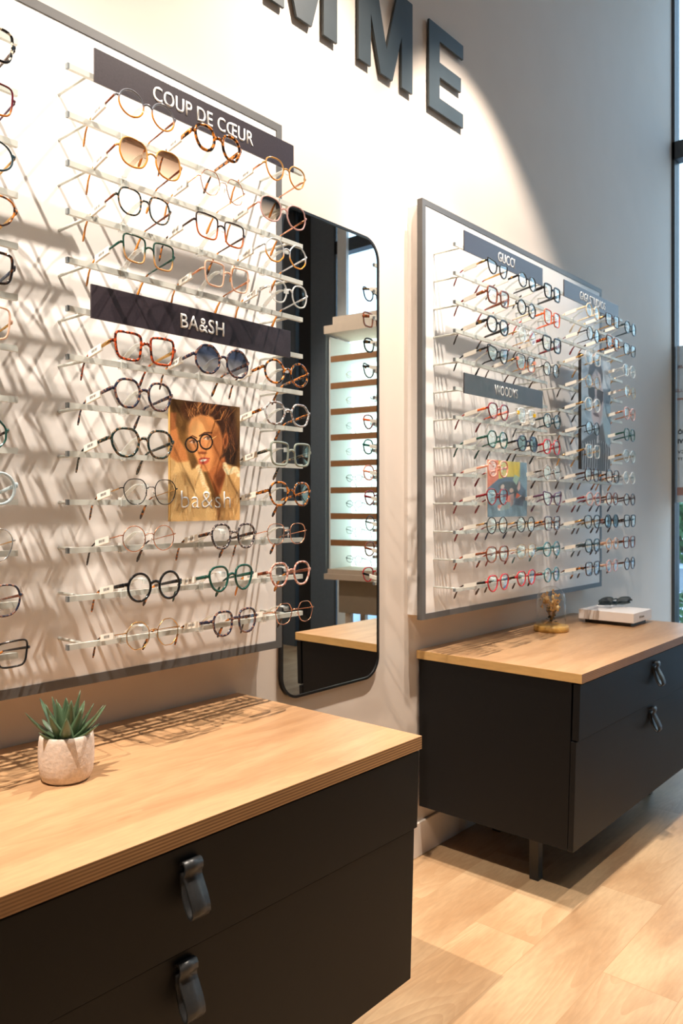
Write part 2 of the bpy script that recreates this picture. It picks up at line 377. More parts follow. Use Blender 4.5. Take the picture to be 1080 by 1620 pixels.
T['goldamber'] = twotone('gold_over_amber', srgb(200, 150, 84), srgb(214, 140, 50))
T['darkamber'] = twotone('black_over_amber', srgb(44, 28, 24), srgb(190, 92, 30), -.002)
T['greenamber'] = twotone('green_over_amber', srgb(30, 66, 52), srgb(206, 154, 96), -.006)
T['redtort'] = twotone('burgundy_over_amber', srgb(96, 22, 34), srgb(190, 110, 40), -.010)
T['brown'] = pmat('acetate_brown', srgb(120, 62, 36), .15, coat=.3, noise=.3, nscale=120)
T['darkbrown'] = pmat('acetate_dark_brown', srgb(70, 44, 34), .15, coat=.3, noise=.3, nscale=120)
T['amber'] = pmat('acetate_amber', srgb(206, 130, 48), .15, coat=.3, noise=.1)
T['orange'] = pmat('acetate_orange', srgb(226, 96, 36), .15, coat=.3)
T['red'] = pmat('acetate_red', srgb(184, 30, 38), .15, coat=.3)
T['darkred'] = pmat('acetate_dark_red', srgb(122, 26, 34), .15, coat=.3)
T['coral'] = pmat('acetate_coral', srgb(240, 160, 136), .18, coat=.3)
T['peach'] = clearmat('acetate_peach', (.86, .56, .40, 1), .55)
T['pinkclear'] = clearmat('acetate_pink', (.82, .50, .46, 1), .5)
T['pinktort'] = tortoise('pink_tortoise', srgb(168, 108, 92), srgb(226, 186, 172), 160, .5)
T['cream'] = pmat('acetate_cream', srgb(230, 212, 180), .2, coat=.3)
T['clear'] = clearmat('acetate_clear', (.93, .94, .93, 1), .3)
T['clearblue'] = clearmat('acetate_blue_clear', (.60, .70, .74, 1), .5)
T['clearolive'] = clearmat('acetate_olive_clear', (.34, .38, .32, 1), .6)
T['green'] = pmat('acetate_green', srgb(24, 74, 64), .15, coat=.3, noise=.2, nscale=150)
T['teal'] = pmat('acetate_teal', srgb(60, 112, 120), .15, coat=.3, noise=.2, nscale=150)
T['darkteal'] = pmat('acetate_dark_teal', srgb(36, 58, 66), .15, coat=.3, noise=.2)
T['navy'] = pmat('acetate_navy', srgb(36, 44, 70), .15, coat=.3, noise=.2)
T['purple'] = pmat('acetate_plum', srgb(88, 52, 80), .15, coat=.3, noise=.2)
T['yellow'] = pmat('acetate_yellow', srgb(232, 190, 40), .2, coat=.3)
T['pad'] = clearmat('nose_pad', (.9, .88, .84, 1), .25)

# ------------------------------------------------------------------ room shell
FY = 4.57; CEIL = 4.25; XR = 3.9; YB = -2.6
struct('wall_left', MB().box((-.12, YB, 0), (0, FY, CEIL)), M['wall'])
struct('wall_right', MB().box((XR, YB, 0), (XR+.12, FY+.1, CEIL)), M['charcoal'])
struct('wall_back', MB().box((-.12, YB-.12, 0), (XR+.12, YB, CEIL)), M['wall'])
struct('ceiling', MB().box((-.12, YB-.12, CEIL), (XR+.12, FY+.12, CEIL+.1)), M['ceiling'])
struct('floor', MB().box((-.12, YB-.12, -.05), (XR+.12, FY+.12, 0)), M['floor'])
struct('baseboard_left', MB().box((0, YB, 0), (.012, FY, .11)), M['skirting'], bevel=.002)
# street front: dark wall panels to the right, glazing with frames to the left
struct('wall_front', MB().box((2.57, FY, 0), (2.82, FY+.12, CEIL)).box((3.0, FY, 0), (XR, FY+.12, CEIL)), M['charcoal'])
struct('trim_1', MB().box((2.82, FY-.01, 0), (2.94, FY+.12, CEIL)), M['brownblack'])
fr = MB()
fr.box((0, FY, 0), (.017, FY+.08, CEIL)); fr.box((1.21, FY, 0), (1.27, FY+.08, CEIL))
fr.box((2.55, FY, 0), (2.57, FY+.08, CEIL)); fr.box((0, FY, 3.10), (2.57, FY+.08, 3.20)); fr.box((0, FY, 0), (2.57, FY+.08, .06))
fr.box((2.94, FY, 0), (2.95, FY+.08, CEIL)); fr.box((2.99, FY, 0), (3.0, FY+.08, CEIL))
win = struct('window_1', fr, M['winframe'])
g = MB().box((.017, FY+.035, .06), (2.55, FY+.041, CEIL)).box((2.95, FY+.035, 0), (2.99, FY+.041, CEIL))
struct('window_pane', g, M['glass'], win)
struct('trim_2', MB().box((2.42, FY-.03, 0), (2.51, FY-.001, CEIL)), M['whitecol'])

# frosted film with lettering on the street window (read from outside, so mirrored here)
film = thing('window_sticker', 'pale grey film with brown and dark lettering on the street window at right edge', 'sticker', (.02, FY+.030, 1.165))
MB().box((0, 0, 0), (1.0, .002, .885)).build('film', M['frost'], film)
def wtxt(body, x, z, w_, h_, mat, bold=.02):
    add_text('lettering', body, w_, h_, mat, film, (x, -.0015, z), mirror=True, plane='-y', bold=bold)
wtxt('AIR', .026, .765, .05, .018, M['stickerbrown']); wtxt('ELUS', .024, .632, .056, .018, M['stickerbrown'])
MB().box((0, -.002, .578), (1.0, -.0005, .590)).build('stripe', M['stickerbrown'], film)
wtxt('HÔ', .028, .40, .045, .03, M['stickertxt'], .04); wtxt('VI', .02, .345, .03, .026, M['stickertxt'], .04)
wtxt('CV', .022, .285, .035, .018, M['stickertxt']); wtxt('TT', .018, .245, .026, .016, M['stickertxt'])
MB().box((0, -.002, .04), (1.0, -.0005, .085)).build('stripe', M['stickerbrown'], film)
# ------------------------------------------------------------------ outside
struct('ground_outside', MB().box((-6, FY+.12, -.15), (14, 30, -.02)), M['pave'])
struct('street', MB().box((-12, 11, -.02), (14, 15, -.01)), M['street'])
random.seed(5)
def hedge(name, label, c, size, n, leaf):
    mb = MB()
    for i in range(n):
        p = Vector((c[0]+(random.random()-.5)*size[0], c[1]+(random.random()-.5)*size[1], c[2]+random.random()*size[2]))
        a = Vector((random.uniform(-1,1), random.uniform(-1,1), random.uniform(-1,1))).normalized()*leaf
        b_ = a.cross(Vector((random.uniform(-1,1), random.uniform(-1,1), random.uniform(-1,1)))).normalized()*leaf*.5
        k = len(mb.v); mb.v += [tuple(p-a), tuple(p+b_), tuple(p+a), tuple(p-b_)]; mb.face((k, k+1, k+2, k+3))
    return tag(mb.build(name, M['hedge']), label, 'hedge', kind='stuff')
hedge('hedge', 'low green shrubs right outside the street window', (-.3, 6.2, -.02), (2.4, .9, .50), 2600, .045)
hedge('hedge', 'taller dark green hedge across the street', (-3, 17, .0), (8, 1.5, 1.25), 5000, .12)
tb = MB()
def branch(p, d, L, r, lvl):
    q = p + d*L; tb.tube([p, (p+q)/2+Vector((random.uniform(-.04,.04)*L,0,random.uniform(-.03,.03)*L)), q], [r, r*.85, r*.7], seg=5)
    if lvl == 0: return
    for k in range(3 if lvl > 1 else 2):
        nd = (d + Vector((random.uniform(-.7,.7), random.uniform(-.4,.4), random.uniform(-.25,.5)))).normalized()
        branch(q if k else p+d*L*.7, nd, L*.72, r*.62, lvl-1)
branch(Vector((3.6, 10.5, -.1)), Vector((-.1, 0, 1)), 1.7, .08, 5)
tag(tb.build('bare_tree', M['bark']), 'bare branching tree outside, reflected in the tall mirror', 'tree')
tag(MB().box((3.0, 20, -.1), (12, 22, 3.4)).build('far_building', M['house']), 'grey brown building far beyond the window, seen in the mirror', 'building')

# ------------------------------------------------------------------ wall letters
LX0, LX1, LZ0, LZ1 = .006, .014, 2.473, 2.763
def letter_E(s): 
    a = .062; w_ = .2095; z0, z1 = LZ0, LZ1; h = z1-z0; t_ = .049; mz = z0+h*.5-t_/2
    return [(s,z0),(s+w_,z0),(s+w_,z0+t_),(s+a,z0+t_),(s+a,mz),(s+w_*.93,mz),(s+w_*.93,mz+t_),(s+a,mz+t_),(s+a,z1-t_),(s+w_,z1-t_),(s+w_,z1),(s,z1)]
def letter_F(s):
    a = .062; w_ = .195; z0, z1 = LZ0, LZ1; h = z1-z0; t_ = .049; mz = z0+h*.5-t_/2
    return [(s,z0),(s+a,z0),(s+a,mz),(s+w_*.93,mz),(s+w_*.93,mz+t_),(s+a,mz+t_),(s+a,z1-t_),(s+w_,z1-t_),(s+w_,z1),(s,z1)]
def letter_M(s):
    a = .058; w_ = .272; z0, z1 = LZ0, LZ1; c = s+w_/2; v = .03
    return [(s,z0),(s+a,z0),(s+a,z1-.13),(c-v,z0),(c+v,z0),(s+w_-a,z1-.13),(s+w_-a,z0),(s+w_,z0),(s+w_,z1),(s+w_-.078,z1),(c,z0+.085),(s+.078,z1),(s,z1)]
for nm, s_, fn, lb in (('letter_f', .81, letter_F, 'dark slate capital F on the cream wall, first of the word'),
                   ('letter_e', 1.116, letter_E, 'dark slate capital E on the cream wall, left of both Ms'),
                   ('letter_m', 1.419, letter_M, 'dark slate capital M on the cream wall, left one of two'),
                   ('letter_m', 1.787, letter_M, 'dark slate capital M on the cream wall, beside the final E'),
                   ('letter_e', 2.153, letter_E, 'dark slate capital E ending the word on the cream wall')):
    if s_ < 1.4: continue      # above the picture
    mb = MB(); mb.prism_x(fn(s_), LX0, LX1)
    for (dy, dz) in ((.03, .03), (.03, .25), (.16 if fn is letter_E else .24, .03)):
        mb.tube([(0, s_+dy, LZ0+dz), (LX0, s_+dy, LZ0+dz)], .004, seg=6, mi=1)
    tag(mb.build(nm, [M['letter'], M['steel']]), lb, 'wall letter', 'letters of the word on the wall')

# ------------------------------------------------------------------ display boards
BW, BZ0, BZ1 = 1.399, .783, 2.121
RAILX = .17; RSTART = (.022, .740); RLEN = .624; CLIP = (.119, .309, .494)
def rz_(i): return 1.957 - .0894*i
def clip_mesh():
    mb = MB(); x = 0
    mb.box((-.006, -.006, -.008), (.006, .006, .010))
    P = []
    for k in range(9):
        u = k/8; P.append((.005 + .072*u, 0, .009 + .030*math.sin(u*PI*.62) - .006*u))
    n0 = len(mb.v)
    for (px, py, pz) in P:
        for (dy, dz) in ((-.0055, -.0009), (.0055, -.0009), (.0055, .0009), (-.0055, .0009)): mb.v.append((px, py+dy, pz+dz))
    for i in range(8):
        for k in range(4):
            l = (k+1) % 4; mb.face((n0+i*4+k, n0+i*4+l, n0+i*4+4+l, n0+i*4+4+k), 0)
    e_ = P[-1]; mb.box((e_[0]-.002, -.006, e_[2]-.006), (e_[0]+.002, .006, e_[2]+.004))
    return mb.mesh('nose_clip', M['acrylic'])
CLIPME = clip_mesh()
RAILME = MB().box((-.004, .004, -.0052), (.004, RLEN, .0052), 0).mesh('rail', M['rail'])
ENDME = MB().box((-.004, 0, -.0052), (.004, .004, .0052)).mesh('end_cap', M['railend'])
RODME = MB().tube([(-(RAILX-.065), 0, 0), (-.003, 0, 0)], .0032, seg=8, up=(0,0,1)).mesh('rod', M['rail'])
def display_board(y0, label, skip):
    b = thing('display_board', label, 'display board', (0, y0, 0))
    MB().box((0, .012, BZ0+.012), (.046, BW-.012, BZ1-.012)).build('back_box', M['panel'], b)
    f = MB(); t_ = .019
    for (a, c) in (((0, BZ0), (BW, BZ0+t_)), ((0, BZ1-t_), (BW, BZ1)), ((0, BZ0+t_), (t_, BZ1-t_)), ((BW-t_, BZ0+t_), (BW, BZ1-t_))):
        f.box((.046, a[0], a[1]), (.066, c[0], c[1]))
    f.build('frame', M['frame'], b)
    MB().box((.046, t_, BZ0+t_), (.0645, BW-t_, BZ1-t_)).build('panel', M['panel'], b)
    for ci in range(2):
        for i in range(13):
            r = link('rail', RAILME, b, (RAILX, RSTART[ci], rz_(i)))
            link('end_cap', ENDME, r)
            for yy in (.044, RLEN-.038): link('rod', RODME, r, (0, yy, 0))
            for k in range(3):
                if (ci, i, k) not in skip: link('nose_clip', CLIPME, r, (0, CLIP[k], 0))
    return b
YL, YR = .0177, 2.039
PX, PX1 = .1825, .205     # poster depth
skipL = {(1,0,0),(1,0,1),(1,0,2),(1,5,0),(1,5,1),(1,5,2),(1,7,1),(1,8,1),(1,9,1),(0,7,0),(0,7,1),(0,7,2)}
skipR = {(0,0,0),(0,0,1),(0,0,2),(0,5,0),(0,5,1),(0,5,2),(0,8,1),(0,9,1),(1,0,0),(1,0,1),(1,0,2),(1,3,1),(1,4,1),(1,5,1),(1,6,1),(1,7,1)}
display_board(YL, 'large white wall board with grey frame and spectacle rails, nearest the camera', skipL)
display_board(YR, 'white wall board with grey frame and spectacle rails above the far sideboard', skipR)

def sign(y0, i, word, tw, label, w_=.531, h_=.064):
    s = thing('header_sign', label, 'sign', (RAILX, y0, rz_(i)-.0105))
    mb = MB().box((.0045, 0, 0), (.0085, w_, h_)); mb.box((-.0055, .02, .0165), (.0045, w_-.02, .0185))
    mb.build('plate', M['sign'], s, bevel=.0004)
    if word: add_text('lettering', word, tw, .031 if y0 < 1.5 else .033, M['signtxt'], s, (.0089, w_/2, h_/2), bold=.013 if y0 < 1.5 else .006)
sign(YL+.74+.053, 0, 'COUP DE CŒUR', .272, 'dark plum sign with white lettering COUP DE CŒUR, top of left board', .535)
sign(YL+.74+.046, 5, 'BA&SH', .118, 'dark plum sign of five white characters above the portrait poster, left board')
sign(YR+.022+.046, 0, 'GUCCI', .112, 'grey plum sign with five white letters, top left of right board')
sign(YR+.022+.046, 5, 'WOODYS', .155, 'grey sign with six white letters above the coloured collage, right board')
sign(YR+.74+.036, 0, 'GIGI STUDIOS', .25, 'grey sign with two white words, top right of right board')
sign(YL+.022+.045, 7, '', 0, 'dark plum sign cut off by the left picture edge')

# ------------------------------------------------------------------ spectacles
def chaikin(P, q, it):
    for _ in range(it):
        o = []
        for i in range(len(P)):
            a, b_ = P[i], P[(i+1) % len(P)]
            o += [(a[0]*(1-q)+b_[0]*q, a[1]*(1-q)+b_[1]*q), (a[0]*q+b_[0]*(1-q), a[1]*q+b_[1]*(1-q))]
        P = o
    return P
def resample(P, n):
    Q = P + [P[0]]; d = [0]
    for i in range(len(P)): d.append(d[-1] + math.dist(Q[i], Q[i+1]))
    out = []; j = 0
    for k in range(n):
        t_ = d[-1]*k/n
        while d[j+1] < t_: j += 1
        f = (t_-d[j])/max(1e-12, d[j+1]-d[j]); out.append((Q[j][0]+(Q[j+1][0]-Q[j][0])*f, Q[j][1]+(Q[j+1][1]-Q[j][1])*f))
    return out
def regular(n, ph): return [(.5*math.cos(2*PI*(k+ph)/n), .5*math.sin(2*PI*(k+ph)/n)) for k in range(n)]
SHP = {
 'round': (regular(16, 0), .25, 2),
 'panto': ([(-.46,.30),(-.26,.48),(.24,.48),(.50,.32),(.50,.02),(.34,-.34),(.10,-.50),(-.14,-.50),(-.40,-.30),(-.50,.02)], .22, 3),
 'square': ([(-.50,.36),(-.36,.48),(.36,.50),(.51,.40),(.46,-.22),(.32,-.46),(-.28,-.48),(-.44,-.34)], .22, 3),
 'soft': ([(-.48,.24),(-.34,.46),(.10,.50),(.40,.42),(.52,.10),(.44,-.28),(.20,-.49),(-.20,-.49),(-.44,-.28)], .24, 3),
 'hex': ([(-.52,.06),(-.30,.48),(.26,.48),(.54,.10),(.36,-.44),(.02,-.54),(-.30,-.44)], .17, 2),
 'octa': (regular(8, .5), .16, 2),
 'geo': ([(-.50,.20),(-.30,.49),(.30,.49),(.54,.20),(.48,-.16),(.24,-.49),(-.24,-.49),(-.48,-.16)], .22, 2),
 'cat': ([(-.48,.22),(-.30,.40),(.12,.44),(.56,.54),(.52,.18),(.38,-.28),(.12,-.48),(-.20,-.46),(-.44,-.20)], .2, 3),
 'butter': ([(-.44,.28),(-.24,.46),(.22,.50),(.46,.36),(.54,-.06),(.38,-.42),(.04,-.52),(-.30,-.44),(-.48,-.10)], .2, 3),
 'rect': ([(-.50,.32),(-.40,.42),(.42,.46),(.52,.34),(.46,-.24),(.34,-.42),(-.34,-.42),(-.46,-.28)], .2, 3),
}
def outline(shape, w_, h_, n):
    P, q, it = SHP[shape]; P = resample(chaikin(P, q, it), n)
    u0 = min(p[0] for p in P); u1 = max(p[0] for p in P); v0 = min(p[1] for p in P); v1 = max(p[1] for p in P)
    return [((p[0]-(u0+u1)/2)/(u1-u0)*w_, (p[1]-(v0+v1)/2)/(v1-v0)*h_) for p in P]
def wrap(y): return -.55*y*y*1.0   # frame curvature
CACHE = {}
def spec_meshes(shape, w_, h_, style, hq):
    key = (shape, w_, h_, style, hq)
    if key in CACHE: return CACHE[key]
    n = 44 if hq else 26; seg = 8 if hq else 6
    gap = .0155 if style != 'M' else .017
    rr = {'A': (.0025, .0024), 'T': (.0017, .0019), 'M': (.0009, .0011), 'X': (.0034, .0026)}[style]
    cy = gap/2 + w_/2 + rr[0]
    O = outline(shape, w_, h_, n); fm = MB()
    for sg in (1, -1):
        path = [(wrap(cy+u), sg*(cy+u), v) for (u, v) in O]
        if sg < 0: path = path[::-1]
        fm.tube(path, [(rr[0], rr[1])]*n if True else 0, seg=seg, closed=True, up=(1,0,0))
    innz = .006
    iy = min(p[0] for p in O if abs(p[1]-innz) < h_*.2)+cy-rr[0]*.3
    if style == 'M':
        fm.tube([(wrap(iy), -iy, innz), (.002, -iy*.5, innz+.003), (.002, iy*.5, innz+.003), (wrap(iy), iy, innz)], .0009, seg=6, up=(1,0,0))
    else:
        br = [(rr[0]*1.15, rr[1])]*5
        fm.tube([(0, -iy-.001, innz-.001), (.0008, -iy*.5, innz+.0028), (.001, 0, innz+.0036), (.0008, iy*.5, innz+.0028), (0, iy+.001, innz-.001)], br, seg=seg, up=(1,0,0))
    hy = cy + w_/2 + rr[0]
    hz = .007 if style != 'A' or shape != 'cat' else .012
    for sg in (1, -1):    # end pieces
        if style == 'M':
            fm.tube([(wrap(hy)-.0002, sg*(hy-.001), hz), (wrap(hy)-.001, sg*(hy+.004), hz), (wrap(hy)-.006, sg*(hy+.005), hz-.0012)], .0011, seg=6)
        else:
            hh = .0036 if style == 'A' else (.0048 if style == 'X' else .0026)
            fm.tube([(wrap(hy)-.0002, sg*(hy-.003), hz), (wrap(hy)-.001, sg*(hy+.0028), hz), (wrap(hy)-.006, sg*(hy+.004), hz-.0012)], [(.0015, hh*1.15), (.0016, hh), (.0015, hh*.85)], seg=8)
    lm = MB()
    for sg in (1, -1):
        k = len(lm.v); c = wrap(cy)
        lm.v.append((c+.0012, sg*cy, 0))
        for ring, bulge in ((.55, .0009), (1.0, 0)):
            for (u, v) in O: lm.v.append((wrap(cy+u)+bulge, sg*(cy+u*ring) if ring < 1 else sg*(cy+u), v*ring))
        for i in range(n):
            j = (i+1) % n
            f1 = (k, k+1+i, k+1+j); f2 = (k+1+i, k+1+n+i, k+1+n+j, k+1+j)
            if sg < 0: f1 = f1[::-1]; f2 = f2[::-1]
            lm.face(f1, 0, True); lm.face(f2, 0, True)
    def temple(sg):
        x0 = wrap(hy)-.005; y0 = hy+.0042; hh = {'A': .0040, 'T': .0026, 'M': .0011, 'X': .0058}[style]; tt = .0015 if style != 'M' else .0007
        P = [(x0, y0, hz-.001), (x0-.030, y0-.0005, hz-.0065), (x0-.060, y0-.001, hz-.0125), (x0-.080, y0-.0015, hz-.0165)]
        rad = [(tt, hh), (tt, hh*.85), (tt, hh*.7), (tt, hh*.62)]
        if style != 'M':
            P2 = [P[-1], (x0-.092, y0-.002, hz-.0235), (x0-.103, y0-.003, hz-.037), (x0-.112, y0-.005, hz-.054), (x0-.115, y0-.0055, hz-.060)]
            r2 = [(tt, max(hh*.62, .0017)), (tt, .0022), (tt*1.1, .0027), (tt*1.3, .0037), (tt*.9, .0020)]
        else:
            P2 = [P[-1], (x0-.092, y0-.002, hz-.0235), (x0-.103, y0-.003, hz-.037), (x0-.112, y0-.005, hz-.054), (x0-.115, y0-.0055, hz-.060)]
            r2 = [(.0012, .0014), (.0014, .0019), (.0016, .0026), (.0018, .0036), (.0012, .0019)]
        a, b_ = MB(), MB()
        a.tube([(p[0], sg*p[1], p[2]) for p in P], rad, seg=seg, up=(0,0,1))
        b_.tube([(p[0], sg*p[1], p[2]) for p in P2], r2, seg=seg, up=(0,0,1))
        return a, b_
    tl, tl2 = temple(-1); tr_, tr2 = temple(1)
    pads = None
    if style == 'M':
        pads = MB()
        for sg in (1, -1):
            pads.tube([(-.004, sg*.0065, -.008), (-.0045, sg*.0075, -.002), (-.004, sg*.0068, .002)], [(.0012,.0006),(.0018,.0022),(.0012,.0006)], seg=6)
            pads.tube([(-.004, sg*.0075, -.001), (wrap(iy), sg*iy, -.003)], .0005, seg=4, mi=1)
    tg = MB()
    x0 = wrap(hy)-.005-.030; y0 = -(hy+.0037); zz = hz-.0075; sl = -.0125/.060
    L = .045; hh = .0062; th = .0024
    for q in range(1):
        pts = [(x0, y0-th, zz-hh), (x0-L, y0-th, zz-hh+L*sl), (x0-L, y0+th, zz-hh+L*sl), (x0, y0+th, zz-hh),
               (x0, y0-th, zz+hh), (x0-L, y0-th, zz+hh+L*sl), (x0-L, y0+th, zz+hh+L*sl), (x0, y0+th, zz+hh)]
        tg.hexa(pts, 0)
    if hq:
        rnd = random.Random(3)
        for q in range(9):
            xa = x0-.013-q*.0022; wd = rnd.choice((.0006, .0009, .0013)); za = zz+(x0-xa)*sl
            tg.box((xa-wd, y0-th-.0002, za-.0022), (xa, y0-th, za+.0028), 1)
            tg.box((xa-wd, y0+th, za-.0022), (xa, y0+th+.0002, za+.0028), 1)
    res = (fm, lm, tl, tl2, tr_, tr2, pads, tg)
    CACHE[key] = res; return res
MCACHE = {}
def cm(mb, name, key, mats):
    k = (name, key) + tuple(m.name for m in mats)
    if k not in MCACHE: MCACHE[k] = mb.mesh(name, mats)
    return MCACHE[k]
def spectacles(loc, rz, label, group, shape, w_, h_, style, fmat, tmat, tip=None, lens='lens', hq=True, price=True, tilt=0, name='eyeglasses', lenstxt=None):
    key = (shape, w_, h_, style, hq)
    fm, lm, tl, tl2, tr_, tr2, pads, tg = spec_meshes(*key)
    cat = 'sunglasses' if lens != 'lens' else 'eyeglasses'
    o = thing(cat, label, cat, loc, rz, group); o.rotation_euler = (0, tilt, rz)
    tipm = tip or tmat
    link('front_frame', cm(fm, 'front_frame', key, [T[fmat]]), o)
    link('lenses', cm(lm, 'lenses', key, [M[lens]]), o)
    for nm, a, b_ in (('left', tl, tl2), ('right', tr_, tr2)):
        t_ = link('temple', cm(a, 'temple_'+nm, key, [T[tmat]]), o)
        link('temple_tip', cm(b_, 'temple_tip_'+nm, key, [T[tipm]]), t_)
    if pads: link('nose_pads', cm(pads, 'nose_pads', key, [T['pad'], T[fmat if fmat in ('gold','rose','silver','gunmetal') else 'gold']]), o)
    if price: link('price_tag', cm(tg, 'price_tag', key, [M['tagwhite'], M['tagink']]), o)
    if lenstxt:
        add_text('lens_print', lenstxt, .010, .0042, M['greyink'], o, (.0012, .028, -.013), depth=.0002)
    return o
ORD = ['', 'first', 'second', 'third', 'fourth', 'fifth', 'sixth', 'seventh', 'eighth', 'ninth', 'tenth', 'eleventh', 'twelfth']
POS = ['left', 'middle', 'right']
LB, RB = 'near', 'far'
# (column, rail, k, shape, w, h, style, front, temple, tip, lens, description)
NEAR = [
 (1,1,0,'round',.052,.046,'T','greyamber','brown','amber','lens','grey over amber round'),
 (1,1,1,'geo',.050,.046,'X','tort','tort','tort','lens','chunky tortoiseshell'),
 (1,1,2,'panto',.050,.045,'T','goldamber','rose','amber','lens','slim amber and gold'),
 (1,2,0,'butter',.056,.050,'T','goldamber','brown','amber','sun_brown','brown tinted geometric'),
 (1,2,1,'hex',.050,.047,'M','rose','gold','amber','lens','thin gold hexagonal'),
 (1,2,2,'butter',.054,.049,'T','pinkclear','rose','amber','sun_grey','dark tinted pale framed'),
 (1,3,0,'soft',.052,.046,'T','tortgreen','brown','amber','lens','green brown rounded'),
 (1,3,1,'square',.052,.046,'T','darkamber','darkbrown','tort','lens','dark over amber square'),
 (1,3,2,'octa',.051,.047,'T','clearamber','silver','amber','lens','clear over amber geometric'),
 (1,4,0,'square',.052,.047,'T','greenamber','green','amber','lens','green over amber square'),
 (1,4,1,'square',.052,.047,'T','peach','rose','amber','lens','peach transparent square'),
 (1,4,2,'butter',.052,.046,'T','clear','silver','amber','lens','clear grey transparent'),
 (1,6,0,'square',.052,.048,'A','tortred','gold','tortred','lens','red tortoiseshell square'),
 (1,6,1,'octa',.056,.053,'A','tortblue','tortblue','tort','sun_blue','blue tinted octagonal'),
 (1,6,2,'round',.048,.048,'A','tort','tort','tort','lens','amber tortoiseshell round'),
 (1,7,0,'geo',.053,.049,'A','tortblue','tortblue','tortblue','lens','blue tortoiseshell geometric'),
 (1,7,2,'hex',.051,.046,'A','tortpale','tort','tort','lens','pale blue tortoiseshell'),
 (1,8,0,'geo',.053,.049,'A','tortgreen','tortgreen','tortgreen','lens','green tortoiseshell geometric'),
 (1,8,2,'square',.052,.048,'A','clearolive','tortgreen','tortgreen','lens','olive transparent square'),
 (1,9,0,'geo',.049,.045,'M','gunmetal','gold','tort','lens','black thin metal octagonal'),
 (1,9,2,'geo',.052,.048,'A','tort','tort','tort','lens','brown tortoiseshell square'),
 (1,10,0,'round',.049,.045,'M','rose','rose','havana','lens','thin copper wire round'),
 (1,10,1,'geo',.052,.047,'A','tortgrey','havana','tort','lens','grey speckled square'),
 (1,10,2,'soft',.048,.044,'M','rose','rose','tort','lens','thin rose gold'),
 (1,11,0,'round',.049,.049,'A','black','black','tort','lens','black acetate round'),
 (1,11,1,'panto',.052,.048,'A','green','green','green','lens','dark green rounded'),
 (1,11,2,'geo',.053,.048,'A','pinktort','brown','amber','lens','pink speckled square'),
 (1,12,0,'octa',.049,.048,'M','gold','gold','tort','lens','thin gold wire octagonal'),
 (1,12,1,'soft',.053,.047,'A','tortblue','tortblue','tort','lens','blue brown speckled rounded'),
 (1,12,2,'hex',.048,.044,'M','rose','rose','havana','lens','thin copper wire square'),
 (0,1,2,'square',.052,.050,'A','zebra','darkbrown','black','lens','black and cream marbled'),
 (0,2,2,'square',.053,.048,'T','redtort','purple','tort','lens','burgundy over amber'),
 (0,3,2,'round',.050,.044,'T','darkteal','gold','tort','lens','dark teal slim'),
 (0,4,2,'panto',.051,.045,'T','tort','gold','tort','lens','tortoiseshell rounded slim'),
 (0,5,2,'square',.051,.047,'A','havana','navy','black','lens','dark square'),
 (0,6,2,'square',.052,.050,'T','peach','gold','tort','lens','peach transparent square'),
 (0,8,2,'octa',.050,.047,'T','green','havana','tort','lens','green rimmed octagonal'),
 (0,9,2,'round',.050,.048,'A','clearblue','clearblue','clearblue','lens','grey blue transparent round'),
 (0,10,2,'geo',.052,.050,'M','silver','gold','havana','lens','thin silver hexagonal'),
 (0,11,2,'soft',.052,.048,'T','tortblue','brown','tort','lens','blue and brown rounded'),
 (0,12,2,'rect',.052,.040,'T','black','black','tort','lens','thin black rectangular'),
]
